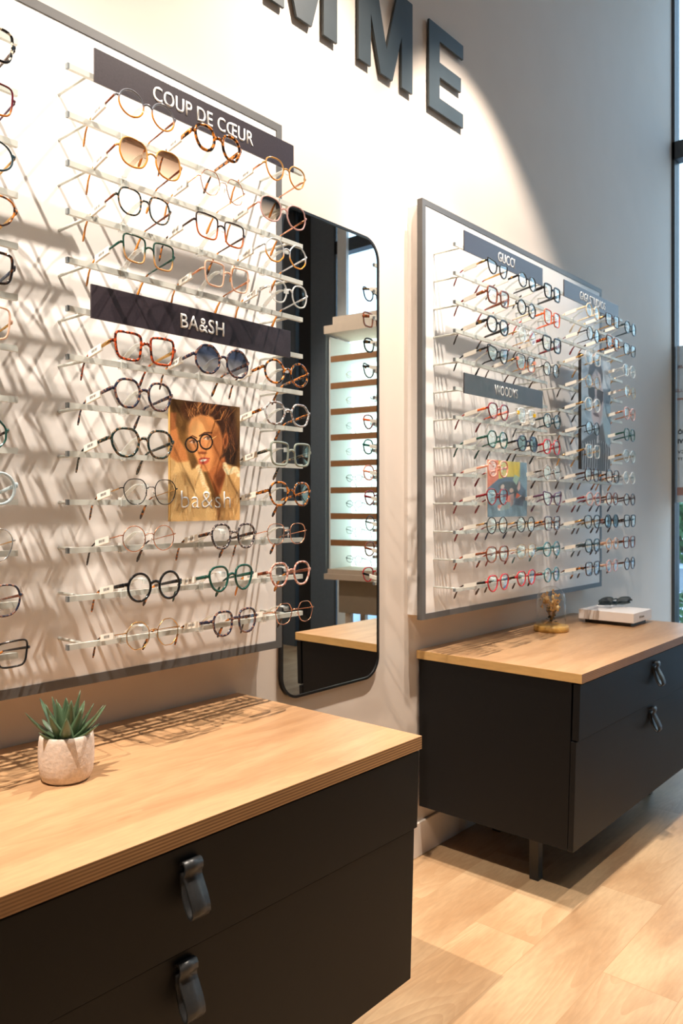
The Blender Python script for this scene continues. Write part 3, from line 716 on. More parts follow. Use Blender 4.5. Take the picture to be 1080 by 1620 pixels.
FAR = [
 (0,1,0,'cat',.052,.042,'A','black','gold','darkred','lens','black cat-eye'),
 (0,1,1,'round',.050,.044,'A','black','black','darkbrown','lens','black rounded'),
 (0,1,2,'square',.050,.044,'X','black','black','black','lens','heavy black square'),
 (0,2,0,'square',.052,.046,'X','brown','brown','darkred','lens','brown amber square'),
 (0,2,1,'round',.050,.044,'A','black','cream','darkred','lens','black front cream temple'),
 (0,2,2,'square',.050,.046,'A','orange','orange','red','lens','bright orange square'),
 (0,3,0,'soft',.052,.044,'X','black','black','havana','lens','black gold-badged rounded'),
 (0,3,1,'round',.050,.045,'T','clear','gold','darkred','lens','clear gold rounded'),
 (0,3,2,'square',.052,.046,'X','black','darkred','darkbrown','lens','heavy black rectangular'),
 (0,4,0,'cat',.054,.044,'A','black','black','black','lens','wide black cat-eye'),
 (0,4,1,'square',.052,.047,'T','darkamber','gold','darkbrown','lens','brown gold pink-cornered'),
 (0,4,2,'round',.048,.044,'T','gunmetal','silver','darkbrown','lens','dark thin round'),
 (0,6,0,'panto',.050,.045,'A','darkred','orange','darkred','lens','dark red with orange temple'),
 (0,6,1,'square',.050,.044,'A','clear','clear','clear','lens','clear with yellow corners'),
 (0,6,2,'round',.049,.044,'A','darkteal','darkteal','black','lens','dark teal round'),
 (0,7,0,'hex',.052,.047,'A','green','green','green','lens','green hexagonal'),
 (0,7,1,'hex',.052,.046,'A','navy','black','havana','sun_dark','dark tinted hexagonal'),
 (0,7,2,'hex',.050,.046,'A','red','darkred','black','lens','coral red hexagonal'),
 (0,8,0,'soft',.052,.047,'A','coral','coral','darkred','lens','coral pink rounded'),
 (0,8,2,'round',.050,.046,'T','tortpale','havana','havana','lens','pale speckled round'),
 (0,9,0,'panto',.052,.046,'A','darkred','darkred','darkred','lens','burgundy rounded'),
 (0,9,2,'cat',.052,.044,'A','purple','purple','purple','lens','plum cat-eye'),
 (0,10,0,'round',.048,.048,'T','black','gold','darkred','lens','black gold round'),
 (0,10,1,'round',.048,.046,'T','gunmetal','gold','navy','lens','slim dark round'),
 (0,10,2,'square',.050,.044,'A','tortblue','tort','darkbrown','lens','blue tortoiseshell square'),
 (0,11,0,'soft',.052,.045,'A','brown','brown','tortred','lens','brown rounded'),
 (0,11,1,'soft',.050,.044,'M','gold','gold','darkred','lens','fine gold wire'),
 (0,11,2,'round',.050,.045,'A','teal','teal','teal','lens','light teal round'),
 (0,12,0,'panto',.054,.046,'A','red','black','darkbrown','lens','bright red rounded'),
 (0,12,1,'panto',.052,.045,'A','red','havana','darkbrown','lens','red front brown temple'),
 (0,12,2,'round',.048,.044,'A','teal','darkred','havana','lens','grey green round'),
 (1,1,0,'round',.050,.046,'A','cream','cream','cream','lens','cream beige round'),
 (1,1,1,'square',.050,.044,'A','havana','gold','gold','lens','dark tortoiseshell'),
 (1,1,2,'round',.050,.046,'A','darkteal','darkteal','darkteal','lens','dark green round'),
 (1,2,0,'round',.050,.048,'T','black','gunmetal','darkred','lens','thin black round'),
 (1,2,1,'square',.052,.046,'X','tort','tort','tort','lens','chunky tortoiseshell'),
 (1,2,2,'square',.050,.044,'T','black','gold','gold','lens','black and gold'),
 (1,3,0,'square',.050,.046,'A','clear','gold','gold','lens','clear square'),
 (1,3,2,'soft',.050,.046,'T','clear','clear','gold','lens','clear with gold hinge'),
 (1,4,0,'round',.050,.046,'M','gold','gold','black','lens','fine gold round'),
 (1,4,2,'round',.050,.046,'M','gold','rose','gold','lens','gold wire round'),
 (1,5,0,'soft',.050,.046,'A','clear','gold','black','lens','clear rounded'),
 (1,5,2,'soft',.050,.046,'A','pinkclear','rose','rose','lens','pale pink transparent'),
 (1,6,0,'round',.050,.045,'T','black','black','tort','lens','black round'),
 (1,6,2,'soft',.050,.046,'A','green','green','green','lens','dark green rounded'),
 (1,7,0,'square',.050,.046,'A','clear','gold','gold','lens','clear and gold'),
 (1,7,2,'soft',.050,.046,'A','clearblue','gold','gold','lens','grey transparent'),
 (1,8,0,'soft',.051,.047,'A','darkbrown','darkbrown','darkbrown','lens','dark brown rounded'),
 (1,8,1,'soft',.052,.047,'A','havana','tort','tort','lens','dark tortoiseshell rounded'),
 (1,8,2,'round',.049,.046,'A','clear','silver','amber','lens','clear round'),
 (1,9,0,'round',.052,.046,'A','pinkclear','darkred','darkred','lens','pink transparent round'),
 (1,9,1,'round',.050,.046,'A','brown','darkbrown','darkbrown','lens','warm brown round'),
 (1,9,2,'round',.048,.044,'A','darkbrown','darkbrown','navy','lens','dark brown round'),
 (1,10,0,'panto',.053,.046,'A','black','gold','darkbrown','lens','large black rounded'),
 (1,10,1,'round',.052,.048,'A','black','brown','darkbrown','sun_dark','dark tinted round'),
 (1,10,2,'square',.050,.046,'A','black','havana','darkbrown','lens','small black square'),
 (1,11,0,'soft',.050,.046,'A','darkteal','darkteal','darkteal','lens','dark blue green'),
 (1,11,1,'round',.046,.042,'A','peach','peach','darkbrown','lens','light peach transparent'),
 (1,11,2,'square',.050,.044,'A','brown','darkbrown','darkbrown','lens','brown square'),
 (1,12,0,'square',.052,.046,'A','havana','tort','tort','lens','black brown square'),
 (1,12,1,'round',.047,.045,'A','pinkclear','peach','darkbrown','lens','peach pink round'),
 (1,12,2,'round',.048,.046,'A','darkbrown','darkbrown','darkbrown','lens','dark brown round'),
]
random.seed(11)
# where each near pair's front begins and ends, as pixel columns, turned into metres along the wall below
EXT = {(1,1,0):(184,280),(1,1,1):(306.5,382),(1,1,2):(418,484),(1,2,0):(186,288),(1,2,1):(314,387),(1,2,2):(412,487),(1,3,0):(185,273),(1,3,1):(306,389),(1,3,2):(418,486),
 (1,4,0):(189,278),(1,4,1):(324,395.5),(1,4,2):(426,488),(1,6,0):(178,278),(1,6,1):(306,397),(1,6,2):(417,489),(1,7,0):(178,276),(1,7,2):(419,491.5),(1,8,0):(174,278),(1,8,2):(425,493),
 (1,9,0):(194,281),(1,9,2):(422,494),(1,10,0):(192,279),(1,10,1):(334,402),(1,10,2):(423,485),(1,11,0):(198,289),(1,11,1):(330,401),(1,11,2):(425,491),(1,12,0):(198,283),(1,12,1):(332,408),(1,12,2):(435,495.5),
 (0,1,2):(None,26),(0,2,2):(None,25),(0,3,2):(None,25),(0,4,2):(None,28),(0,5,2):(None,27),(0,6,2):(None,23),(0,8,2):(None,18),(0,9,2):(None,30),(0,10,2):(None,27),(0,11,2):(None,37),(0,12,2):(None,50)}
def ypx(px, d=1.2425): return d/math.tan(R(YAW)-math.atan((px-540)/FPX))
SKIPLAB = {}
for board, y0, rows in (('near', YL, NEAR), ('far', YR, FAR)):
    for (c, i, k, shape, w_, h_, st, fm, tm, tp, ln, desc) in rows:
        kind = 'sunglasses' if ln != 'lens' else 'glasses'
        if board == 'near' and c == 0:
            lab = f'{desc} glasses cut by left picture edge, {ORD[i]} rail below the top one'
        else:
            if c == 0 or board == 'near': sg, r_ = ('upper', i) if i < 5 else ('lower', i-5)
            else: sg, r_ = 'rightmost', i
            if board == 'far' and c == 0: sg += '-left'
            lab = f'{desc} {kind}, {POS[k]} one on {ORD[r_]} rail below {sg} sign, {"left" if board == "near" else "right"} board'
        y = y0 + RSTART[c] + CLIP[k] + random.uniform(-.002, .002)
        if board == 'near':
            a_, b_ = EXT[(c, i, k)]; h_ = round(h_*1.05, 4); rr_ = {'A': .0025, 'T': .0017, 'M': .00075, 'X': .0034}[st]
            if a_ is None: y = ypx(b_) - (.008+w_+2*rr_+.004)
            else:
                tw = ypx(b_)-ypx(a_); y = (ypx(b_)+ypx(a_))/2; w_ = round(min(.058, max(.047, (tw-.0155-4*rr_-.0085)/2)), 3)
        if board == 'far': w_ = round(w_*1.04, 4); h_ = round(h_*1.06, 4)
        o = spectacles((.2575+random.uniform(-.003,.003), y, rz_(i)+.0205+random.uniform(-.0015,.0015)), R(random.uniform(-2.5, 2.5)), lab,
                   f'eyewear on the {board} display board', shape, w_, h_, st, fm, tm, tp, ln, hq=(board == 'near'),
                   lenstxt='LOU' if (board == 'near' and c == 0 and i in (9, 11, 12)) else None)
        if board == 'far' and c == 0 and (i, k) in ((1,1),(2,0),(3,0),(4,0)):
            bd = MB(); hy = .0155/2+w_+.0045*1.0+.0042+.0035
            rr_ = .0062 if i == 3 else .0036
            for sg in (-1, 1):
                bd.tube([(-.022, sg*(hy+.0010), .0035), (-.022, sg*(hy+.0022), .0035)], rr_, seg=14, smooth=False)
            bd.build('gold_badge', T['gold'], o)
        if board == 'far' and c == 0 and (i, k) in ((6,1),(4,1)):
            bd = MB()
            for sg in (-1, 1): bd.box((-.006, sg*.061-.004, .002), (.003, sg*.061+.004, .014))
            bd.build('corner_accent', T['yellow' if i == 6 else 'coral'], o, bevel=.001)

# ------------------------------------------------------------------ printed pictures (flat artwork, painted per cell)
class Paint:
    def __init__(s, quad, W, H, c):
        """quad: x0,x1, ytl,ytr, ybl,ybr in the artwork's own sketch units"""
        s.q = quad; s.W, s.H = W, H
        uu, vv = np.meshgrid((np.arange(W)+.5)/W, (np.arange(H)+.5)/H)
        x0, x1, a, b_, c_, d = quad
        s.X = x0+(x1-x0)*uu; top = a+(b_-a)*uu; bot = c_+(d-c_)*uu; s.Y = top+(bot-top)*vv
        s.img = np.zeros((H, W, 3)); s.img[:] = c; s.rng = np.random.RandomState(2)
    def comp(s, m, c): s.img = s.img*(1-m[..., None]) + np.array(c, float)*m[..., None]
    def ell(s, cx, cy, rx, ry, c, ang=0, soft=.08, al=1):
        a = R(ang); dx, dy = s.X-cx, s.Y-cy; u = (dx*math.cos(a)+dy*math.sin(a))/rx; v = (-dx*math.sin(a)+dy*math.cos(a))/ry
        r = np.sqrt(u*u+v*v); s.comp(al*np.clip((1+soft-r)/(2*soft), 0, 1), c)
    def ring(s, cx, cy, rx, ry, t_, c, ang=0):
        a = R(ang); dx, dy = s.X-cx, s.Y-cy; u = (dx*math.cos(a)+dy*math.sin(a))/rx; v = (-dx*math.sin(a)+dy*math.cos(a))/ry
        r = np.abs(np.sqrt(u*u+v*v)-1)*min(rx, ry); s.comp(np.clip((t_-r)/(t_*.4)+.2, 0, 1), c)
    def poly(s, P, c, soft=6, al=1):
        ins = np.zeros_like(s.X, bool); dm = np.full_like(s.X, 1e9)
        for i in range(len(P)):
            (x1, y1), (x2, y2) = P[i], P[(i+1) % len(P)]
            cond = ((y1 > s.Y) != (y2 > s.Y)); xi = (x2-x1)*(s.Y-y1)/((y2-y1) if y2 != y1 else 1e-9)+x1
            ins ^= cond & (s.X < xi)
            L2 = (x2-x1)**2+(y2-y1)**2+1e-9; t_ = np.clip(((s.X-x1)*(x2-x1)+(s.Y-y1)*(y2-y1))/L2, 0, 1)
            dm = np.minimum(dm, np.hypot(s.X-x1-t_*(x2-x1), s.Y-y1-t_*(y2-y1)))
        sd = np.where(ins, dm, -dm); s.comp(al*np.clip(.5+sd/(2*soft), 0, 1), c)
    def stroke(s, P, w_, c, al=1):
        dm = np.full_like(s.X, 1e9)
        for i in range(len(P)-1):
            (x1, y1), (x2, y2) = P[i], P[i+1]; L2 = (x2-x1)**2+(y2-y1)**2+1e-9
            t_ = np.clip(((s.X-x1)*(x2-x1)+(s.Y-y1)*(y2-y1))/L2, 0, 1)
            dm = np.minimum(dm, np.hypot(s.X-x1-t_*(x2-x1), s.Y-y1-t_*(y2-y1)))
        s.comp(al*np.clip((w_-dm)/(w_*.6), 0, 1), c)
    def grain(s, k): s.img += s.rng.normal(0, k, s.img.shape[:2])[..., None]
    def obj(s, name, parent, x, w_, h_, rough=.35):
        W, H = s.W, s.H; me = bpy.data.meshes.new(name)
        ys = np.linspace(0, w_, W+1); zs = np.linspace(h_, 0, H+1); gy, gz = np.meshgrid(ys, zs)
        V = np.stack([np.full(gy.size, x), gy.ravel(), gz.ravel()], 1)
        i, j = np.meshgrid(np.arange(H), np.arange(W), indexing='ij'); a = (i*(W+1)+j).ravel()
        F = np.stack([a, a+W+1, a+W+2, a+1], 1)
        me.from_pydata(V.tolist(), [], F.tolist())
        at = me.color_attributes.new('print', 'FLOAT_COLOR', 'CORNER')
        c = np.clip(s.img.reshape(-1, 3)/255, 0, 1); c = np.where(c <= .04045, c/12.92, ((c+.055)/1.055)**2.4)
        cc = np.ones((W*H, 4, 4)); cc[:, :, :3] = c[:, None, :]
        at.data.foreach_set('color', cc.ravel())
        m, t_, b_ = newmat('print_'+name); b_.inputs['Roughness'].default_value = rough
        ca = t_.nodes.new('ShaderNodeVertexColor'); ca.layer_name = 'print'; t_.links.new(ca.outputs[0], b_.inputs['Base Color'])
        me.materials.append(m); me.update(); return link(name, me, parent)

# portrait poster on the near board
p = Paint((60, 880, 85, 165, 1540, 1520), 132, 232, (104, 74, 38))
p.poly([(60,80),(880,80),(880,820),(640,900),(300,980),(60,760)], (96, 68, 36), 60)
p.ell(180, 640, 150, 380, (122, 86, 44), 10, .3)
p.poly([(60,440),(130,430),(160,560),(240,700),(270,840),(180,960),(60,900)], (190, 122, 70), 14)
p.poly([(60,250),(130,250),(120,440),(60,470)], (150, 92, 52), 12)
hair = (66, 40, 26)
p.ell(520, 260, 300, 200, hair, 10, .15); p.ell(700, 520, 150, 330, hair, -8, .2); p.ell(760, 760, 90, 160, (48, 32, 22), 0, .4)
p.ell(300, 200, 130, 110, (88, 54, 32), -20, .3)
p.poly([(60,780),(140,840),(270,820),(300,920),(400,870),(520,1200),(580,1560),(60,1560)], (214, 176, 118), 14)
p.poly([(560,1300),(640,1040),(690,840),(760,860),(900,900),(900,1560),(540,1560)], (206, 162, 104), 14)
p.poly([(480,880),(690,760),(700,960),(640,1200),(590,1240),(530,1080),(480,960)], (176, 104, 58), 12)
p.poly([(560,1000),(700,800),(700,980),(620,1180)], (120, 66, 36), 20)
p.poly([(262,420),(300,310),(400,260),(540,290),(620,400),(660,560),(660,720),(600,850),(500,945),(440,945),(390,880),(330,740),(270,600)], (222, 150, 90), 14)
p.ell(360, 470, 95, 150, (240, 176, 116), 0, .5, .8)
p.poly([(500,500),(620,420),(664,560),(660,720),(600,850),(520,930),(560,760)], (150, 88, 48), 30, .8)
p.ell(430, 880, 70, 45, (206, 134, 80), 0, .5); p.ell(700, 570, 34, 100, (164, 96, 54), 6, .2); p.ell(702, 580, 16, 60, (110, 60, 34), 6, .4)
p.poly([(400,560),(440,560),(470,690),(450,735),(385,725)], (206, 130, 78), 10); p.ell(425, 722, 45, 16, (120, 62, 36), 0, .4, .8)
p.ell(440, 815, 62, 40, (186, 84, 66), -14, .15); p.ell(436, 808, 40, 15, (236, 220, 206), -14, .2); p.stroke([(385,800),(420,782),(450,790),(505,786)], 9, (160, 66, 52))
for (ex, ey) in ((322, 590), (485, 545)):
    p.ell(ex, ey, 42, 20, (232, 214, 196), -8, .2); p.ell(ex+4, ey, 17, 19, (70, 56, 48), 0, .2); p.stroke([(ex-46,ey+2),(ex-8,ey-22),(ex+44,ey-8)], 8, (60, 36, 26))
p.stroke([(276,540),(310,520),(356,545)], 11, (96, 58, 34)); p.stroke([(390,520),(450,480),(530,480)], 13, (90, 54, 32))
p.ell(300, 630, 66, 84, (150, 96, 60), 0, .1, .45); p.ell(466, 588, 72, 88, (196, 140, 96), 0, .1, .25)
p.ring(300, 628, 68, 86, 9, (28, 24, 24), -12); p.ring(466, 588, 74, 88, 9, (28, 24, 24), 0)
p.stroke([(366,590),(382,578),(394,584)], 9, (28, 24, 24)); p.stroke([(540,548),(585,520)], 6, (226, 186, 120))
rs = np.random.RandomState(4)
for q in range(60):
    x = rs.uniform(240, 720); y = 300-80*math.sin((x-240)/480*PI)+rs.uniform(-10, 60)
    cc_ = [(196, 130, 70), (226, 168, 104), (120, 70, 38), (44, 28, 20), (150, 92, 50)][q % 5]
    dx = rs.uniform(-80, 130); p.stroke([(x, y), (x+dx*.5, y-rs.uniform(40, 90)), (x+dx, y-rs.uniform(60, 170))], 4, cc_, .7)
for q in range(26):
    x = rs.uniform(660, 800); y = rs.uniform(300, 700); p.stroke([(x, y), (x+rs.uniform(-20,60), y+80), (x+rs.uniform(-60,60), y+190)], 4, [(150,90,46),(30,22,18),(96,60,34)][q % 3], .6)
p.stroke([(370,180),(420,110),(520,120)], 5, (214, 150, 90)); p.stroke([(480,270),(560,330),(640,320),(680,220)], 7, (206, 140, 80))
for q in range(70):
    x = rs.uniform(70, 860); y = rs.uniform(960, 1480)
    if 560 < x < 680 and y < 1250: continue
    p.stroke([(x, y), (x+rs.uniform(-30,30), y+rs.uniform(60, 160))], rs.uniform(5, 14), [(232,200,146),(240,214,164),(176,130,80),(150,104,60)][q % 4], .45)
for q in range(40):
    u = q/39; p.ell(365+130*u+rs.uniform(-14,14), 880+330*u, 20, 18, [(244,222,180),(214,176,122),(236,206,156)][q % 3], 0, .4, .9)
    p.ell(690+170*u+rs.uniform(-16,16), 850+150*u+60*math.sin(u*6), 24, 22, [(248,228,188),(218,182,130),(238,210,164)][q % 3], 0, .4, .9)
p.poly([(560,1120),(620,1230),(640,1480),(610,1560),(560,1250)], (120, 74, 40), 16, .7)
p.img = (p.img-120)*1.14+136
p.grain(5)
PO1 = thing('poster', 'portrait poster of a person in round black glasses and cream ruffled shirt, left board', 'poster', (.1885, .974, 1.114))
PW, PH = .188, .250
MB().box((-.003, 0, 0), (.003, PW, PH)).build('board', M['domewood'], PO1)
p.obj('print', PO1, .0034, PW, PH)
add_text('lettering', 'ba&sh', .134, .036, M['signtxt'], PO1, (.0037, .094, .045), depth=.0003, bold=-.012)

# collage poster on the far board
p = Paint((130, 885, 215, 275, 1300, 1290), 90, 126, (124, 152, 170))
p.poly([(100,180),(340,180),(335,580),(130,760),(100,760)], (222, 128, 98), 5)
p.poly([(330,180),(745,180),(745,545),(335,580)], (216, 200, 92), 5); p.ell(640, 400, 130, 90, (222, 196, 60), 0, .6, .6)
p.poly([(745,200),(900,200),(900,900),(745,600)], (126, 158, 178), 5); p.ell(800, 470, 70, 110, (106, 140, 162), 0, .4, .6)
p.poly([(130,770),(330,585),(480,545),(700,540),(720,640),(860,800),(860,1000),(200,960)], (92, 112, 134), 10)
p.ell(520, 730, 190, 100, (78, 84, 92), 0, .15); p.ell(640, 780, 90, 130, (72, 78, 84), 20, .2); p.ell(405, 730, 34, 48, (206, 190, 180), 20, .15)
p.poly([(640,500),(735,550),(670,700),(600,600)], (158, 190, 172), 6); p.poly([(720,620),(745,640),(750,760),(710,820),(685,760)], (196, 168, 164), 6)
p.ell(575, 800, 40, 45, (198, 172, 160), 0, .2); p.poly([(540,880),(625,850),(610,1060),(560,1110),(540,1000)], (190, 162, 160), 8)
p.poly([(680,840),(750,890),(700,950),(655,950)], (226, 104, 70), 5); p.poly([(460,930),(550,880),(550,1020),(470,1020)], (220, 138, 118), 8)
p.poly([(320,1070),(400,1070),(350,1165),(310,1130)], (226, 156, 138), 6); p.poly([(400,1080),(540,1020),(540,1140),(360,1190)], (150, 172, 172), 10)
p.poly([(310,1120),(360,1150),(360,1185),(320,1175)], (236, 236, 234), 4)
p.poly([(640,960),(770,900),(830,940),(800,1100),(620,1070)], (86, 96, 114), 12); p.poly([(690,955),(760,890),(775,905)], (236, 236, 232), 4)
p.grain(5)
PO2 = thing('poster', 'small abstract collage poster in orange, yellow and blue, right board', 'poster', (.188, 0, 0))
MB().box((-.003, 0, 0), (.002, .268, .187)).build('board', M['boxwhite'], PO2)
p.obj('print', PO2, .0024, .268, .187)
# black and white portrait, far board, right column
p = Paint((160, 535, 165, 215, 1500, 1540), 84, 250, (176, 192, 206))
p.poly([(430,150),(560,150),(560,560),(430,560)], (206, 218, 228), 20)
p.poly([(430,550),(560,530),(560,720),(430,720)], (104, 124, 142), 14); p.poly([(430,730),(560,730),(560,1250),(430,1200)], (150, 178, 194), 10)
p.poly([(150,650),(280,650),(280,1000),(150,1000)], (164, 188, 204), 20)
p.ell(338, 400, 92, 190, (66, 62, 66), 0, .08)
p.poly([(290,400),(340,320),(400,380),(430,560),(440,700),(420,850),(385,1030),(330,1030),(290,900),(265,700),(270,520)], (196, 186, 190), 8)
p.ell(300, 640, 40, 90, (216, 208, 210), 0, .4, .6); p.poly([(400,560),(440,600),(420,880),(380,1030),(380,700)], (150, 138, 144), 20, .6)
p.poly([(245,540),(325,545),(330,640),(300,720),(262,700),(245,620)], (44, 40, 44), 5); p.poly([(355,560),(435,585),(432,690),(405,755),(370,730),(352,640)], (60, 50, 54), 5)
p.stroke([(245,540),(340,548),(436,590)], 7, (30, 28, 30)); p.poly([(320,700),(345,700),(355,780),(325,790)], (170, 158, 164), 8)
p.ell(345, 862, 38, 22, (108, 90, 96), 18, .3); p.stroke([(310,850),(345,862),(380,886)], 5, (60, 48, 54))
p.poly([(160,1180),(280,1090),(350,1040),(430,960),(470,1200),(540,1260),(540,1560),(150,1560)], (92, 94, 100), 10)
for q in range(26):
    x = 165+q*14.5; p.stroke([(x, 1150+abs(x-340)*.35), (x+6, 1300), (x-4, 1560)], 3.6, (226, 226, 228) if q % 2 else (24, 24, 28), .9)
p.poly([(360,1200),(450,1200),(455,1560),(365,1560)], (70, 74, 80), 16, .8); p.poly([(355,1060),(382,1040),(372,1200),(355,1200)], (216, 216, 218), 3)
p.grain(4)
PO3 = thing('poster', 'tall black and white portrait of a person in dark sunglasses, right board', 'poster', (.188, 0, 0))
MB().box((-.010, 0, 0), (.002, .287, .456)).build('board', M['boxblack'], PO3)
p.obj('print', PO3, .0024, .287, .456)
PO2.location = (.188, 2.227, 1.109); PO3.location = (.190, 2.938, 1.29)

# ------------------------------------------------------------------ mirror
MY0, MY1, MZ0, MZ1, MR = 1.467, 1.887, .624, 1.955, .065
def rrect(y0, y1, z0, z1, r, n=10):
    P = []
    for (cy, cz, a0) in ((y1-r, z1-r, 0), (y0+r, z1-r, 90), (y0+r, z0+r, 180), (y1-r, z0+r, 270)):
        for k in range(n+1):
            a = R(a0+90*k/n); P.append((cy+r*math.cos(a), cz+r*math.sin(a)))
    return P
mt = thing('wall_mirror', 'tall rounded mirror with thin black frame between the two boards', 'mirror', (0, 0, 0))
o1 = rrect(MY0, MY1, MZ0, MZ1, MR); tf = .007; o2 = rrect(MY0+tf, MY1-tf, MZ0+tf, MZ1-tf, MR-tf)
mb = MB(); n = len(o1)
for (P, x) in ((o1, .002), (o1, .013), (o2, .013), (o2, .009)): mb.v += [(x, a, b_) for (a, b_) in P]
for i in range(n):
    j = (i+1) % n
    for r_ in range(3): mb.face((r_*n+i, r_*n+j, (r_+1)*n+j, (r_+1)*n+i), 0)
mb.build('frame', M['mirrorframe'], mt)
mb = MB(); mb.v += [(.0105, a, b_) for (a, b_) in rrect(MY0+.003, MY1-.003, MZ0+.003, MZ1-.003, MR-.003)]; mb.face(range(n))
mb.v += [(.003, a, b_) for (a, b_) in rrect(MY0+.003, MY1-.003, MZ0+.003, MZ1-.003, MR-.003)]; mb.face([n+i for i in range(n)][::-1], 1)
for i in range(n): j = (i+1) % n; mb.face((i, n+i, n+j, j), 1)
mb.build('glass', [M['mirror'], M['boxblack']], mt)

# ------------------------------------------------------------------ sideboards
CT = .674
def sideboard(y0, y1, label):
    s = thing('sideboard', label, 'sideboard', (0, y0, 0)); L = y1-y0
    tp = MB().box((.004, 0, CT-.027), (.5695, L, CT), [0, 0, 2, 1, 2, 1]); tp.build('top', [M['top'], M['ply'], M['endgrain']], s, bevel=.0006)
    bz0, bz1 = .166, CT-.0275
    lean = .014
    mb = MB().hexa([(.012, .004, bz0), (.538-lean, .004, bz0), (.538-lean, L-.004, bz0), (.012, L-.004, bz0),
                    (.012, .004, bz1), (.538, .004, bz1), (.538, L-.004, bz1), (.012, L-.004, bz1)])
    mb.build('body', M['black'], s)
    zs = .482
    def front(z0, z1, xa0, xa1, th):
        m_ = MB().hexa([(xa0, .002, z0), (xa0+th, .002, z0), (xa0+th, L-.002, z0), (xa0, L-.002, z0),
                        (xa1, .002, z1), (xa1+th, .002, z1), (xa1+th, L-.002, z1), (xa1, L-.002, z1)])
        return m_.build('drawer', M['black'], s, bevel=.001)
    xx = lambda z: .540 - lean*(bz1-z)/(bz1-bz0)
    d1 = front(zs+.002, bz1-.004, xx(zs)+.004, xx(bz1)+.004, .020); d2 = front(bz0, zs-.003, xx(bz0)+.0005, xx(zs)+.0005, .016)
    for d, zt, xf in ((d1, .617, xx(.6)+.024), (d2, .462, xx(.45)+.0165)):
        w_ = .0165; c = L/2
        prof = [(0, 0), (.004, .004), (.010, .004), (.0135, -.001), (.0135, -.008), (.010, -.014), (.0105, -.020), (.016, -.030), (.024, -.044), (.030, -.058), (.031, -.067), (.027, -.073), (.020, -.071), (.012, -.060), (.006, -.044), (.0025, -.028), (.001, -.012)]
        hb = MB(); n0 = 0; th = .0016
        for i, (px, pz) in enumerate(prof):
            a = Vector(prof[max(i-1, 0)]); b_ = Vector(prof[min(i+1, len(prof)-1)]); t_ = (b_-a).normalized(); nn = Vector((-t_.y, t_.x))
            for sgn in (1, -1):
                q = Vector((px, pz)) + nn*th*sgn
                hb.v += [(xf+q.x, c-w_, zt+q.y), (xf+q.x, c+w_, zt+q.y)]
        for i in range(len(prof)-1):
            a = i*4; b_ = a+4
            hb.face((a, a+1, b_+1, b_), 0, True); hb.face((a+3, a+2, b_+2, b_+3), 0, True); hb.face((a+2, a, b_, b_+2)); hb.face((a+1, a+3, b_+3, b_+1))
        hb.face((0, 2, 3, 1)); k = (len(prof)-1)*4; hb.face((k, k+1, k+3, k+2))
        hb.build('handle', M['leather'], d)
    for (lx, ly) in ((.37, .117), (.37, L-.117), (.10, .36), (.10, L-.117)):
        MB().box((lx-.015, ly-.015, 0), (lx+.015, ly+.015, bz0)).build('leg', M['steel'], s, bevel=.001)
    return s
sideboard(.14, 1.322, 'black two-drawer sideboard with oak top under the left board, succulent on it')
sideboard(2.094, 3.276, 'black two-drawer sideboard with oak top below the far board, steel leg showing')

# ------------------------------------------------------------------ potted agave
pt = thing('potted_succulent', 'small green spiky succulent in a pale textured stone pot on the near sideboard', 'plant', (.252, .711, CT))
mb = MB().lathe([(0, .0), (.034, .0), (.040, .004), (.0445, .016), (.0462, .034), (.0464, .056), (.0452, .072), (.0442, .0785), (.0425, .080), (.0405, .0785), (.0395, .070), (.039, .064), (0, .064)], seg=48)
mb.build('pot', M['pot'], pt)
MB().lathe([(.0392, .0655), (.02, .067), (0, .068)], seg=32).build('soil', M['soil'], pt)
random.seed(21)
LV = [(-150,48,.078),(-120,30,.075),(-95,60,.070),(-60,40,.068),(-25,28,.080),(10,58,.062),(35,35,.078),(60,50,.066),(85,22,.076),(115,46,.066),(150,30,.070),(178,62,.060),
      (-140,72,.072),(-80,76,.070),(-20,66,.074),(40,74,.082),(100,70,.070),(160,78,.066),(-10,84,.050),(130,86,.056),(-170,18,.055),(20,16,.060),(-70,14,.055),(75,8,.05)]
for (az, el, L) in LV:
    az = az+random.uniform(-8, 8); d = Vector((math.cos(R(az)), math.sin(R(az)), 0)); sd = Vector((-d.y, d.x, 0)); mb = MB(); K = 9
    L *= 1.12
    base = Vector((0, 0, .064)) + d*.006
    cur = base.copy(); ang = R(el)
    rows = []
    for k in range(K+1):
        u = k/K; wdt = .0125*(.75+.6*math.sin(min(1, u*1.6)*PI*.55))*(1-u)**.75 + .0002
        up = Vector((0, 0, 1))*math.cos(ang) - d*math.sin(ang)
        tdir = d*math.cos(ang) + Vector((0, 0, 1))*math.sin(ang)
        th = .0022*(1-u)+.0003
        rows.append([cur - sd*wdt + up*(wdt*.35), cur - sd*wdt*.5 + up*.0004, cur + up*(-wdt*.05), cur + sd*wdt*.5 + up*.0004, cur + sd*wdt + up*(wdt*.35), cur + sd*wdt*.5 - up*th, cur - up*(th*1.4), cur - sd*wdt*.5 - up*th])
        cur = cur + tdir*(L/K); ang += R((70-el)*.35/K) + (R(1.2) if el > 40 else R(1.8))
    for r_ in rows: mb.v += [tuple(v) for v in r_]
    for k in range(K):
        for q in range(8): l = (q+1) % 8; mb.face((k*8+q, k*8+l, k*8+8+l, k*8+8+q), 0, True)
    mb.face([K*8+q for q in range(8)])
    mb.build('leaf', M['leaf'], pt)

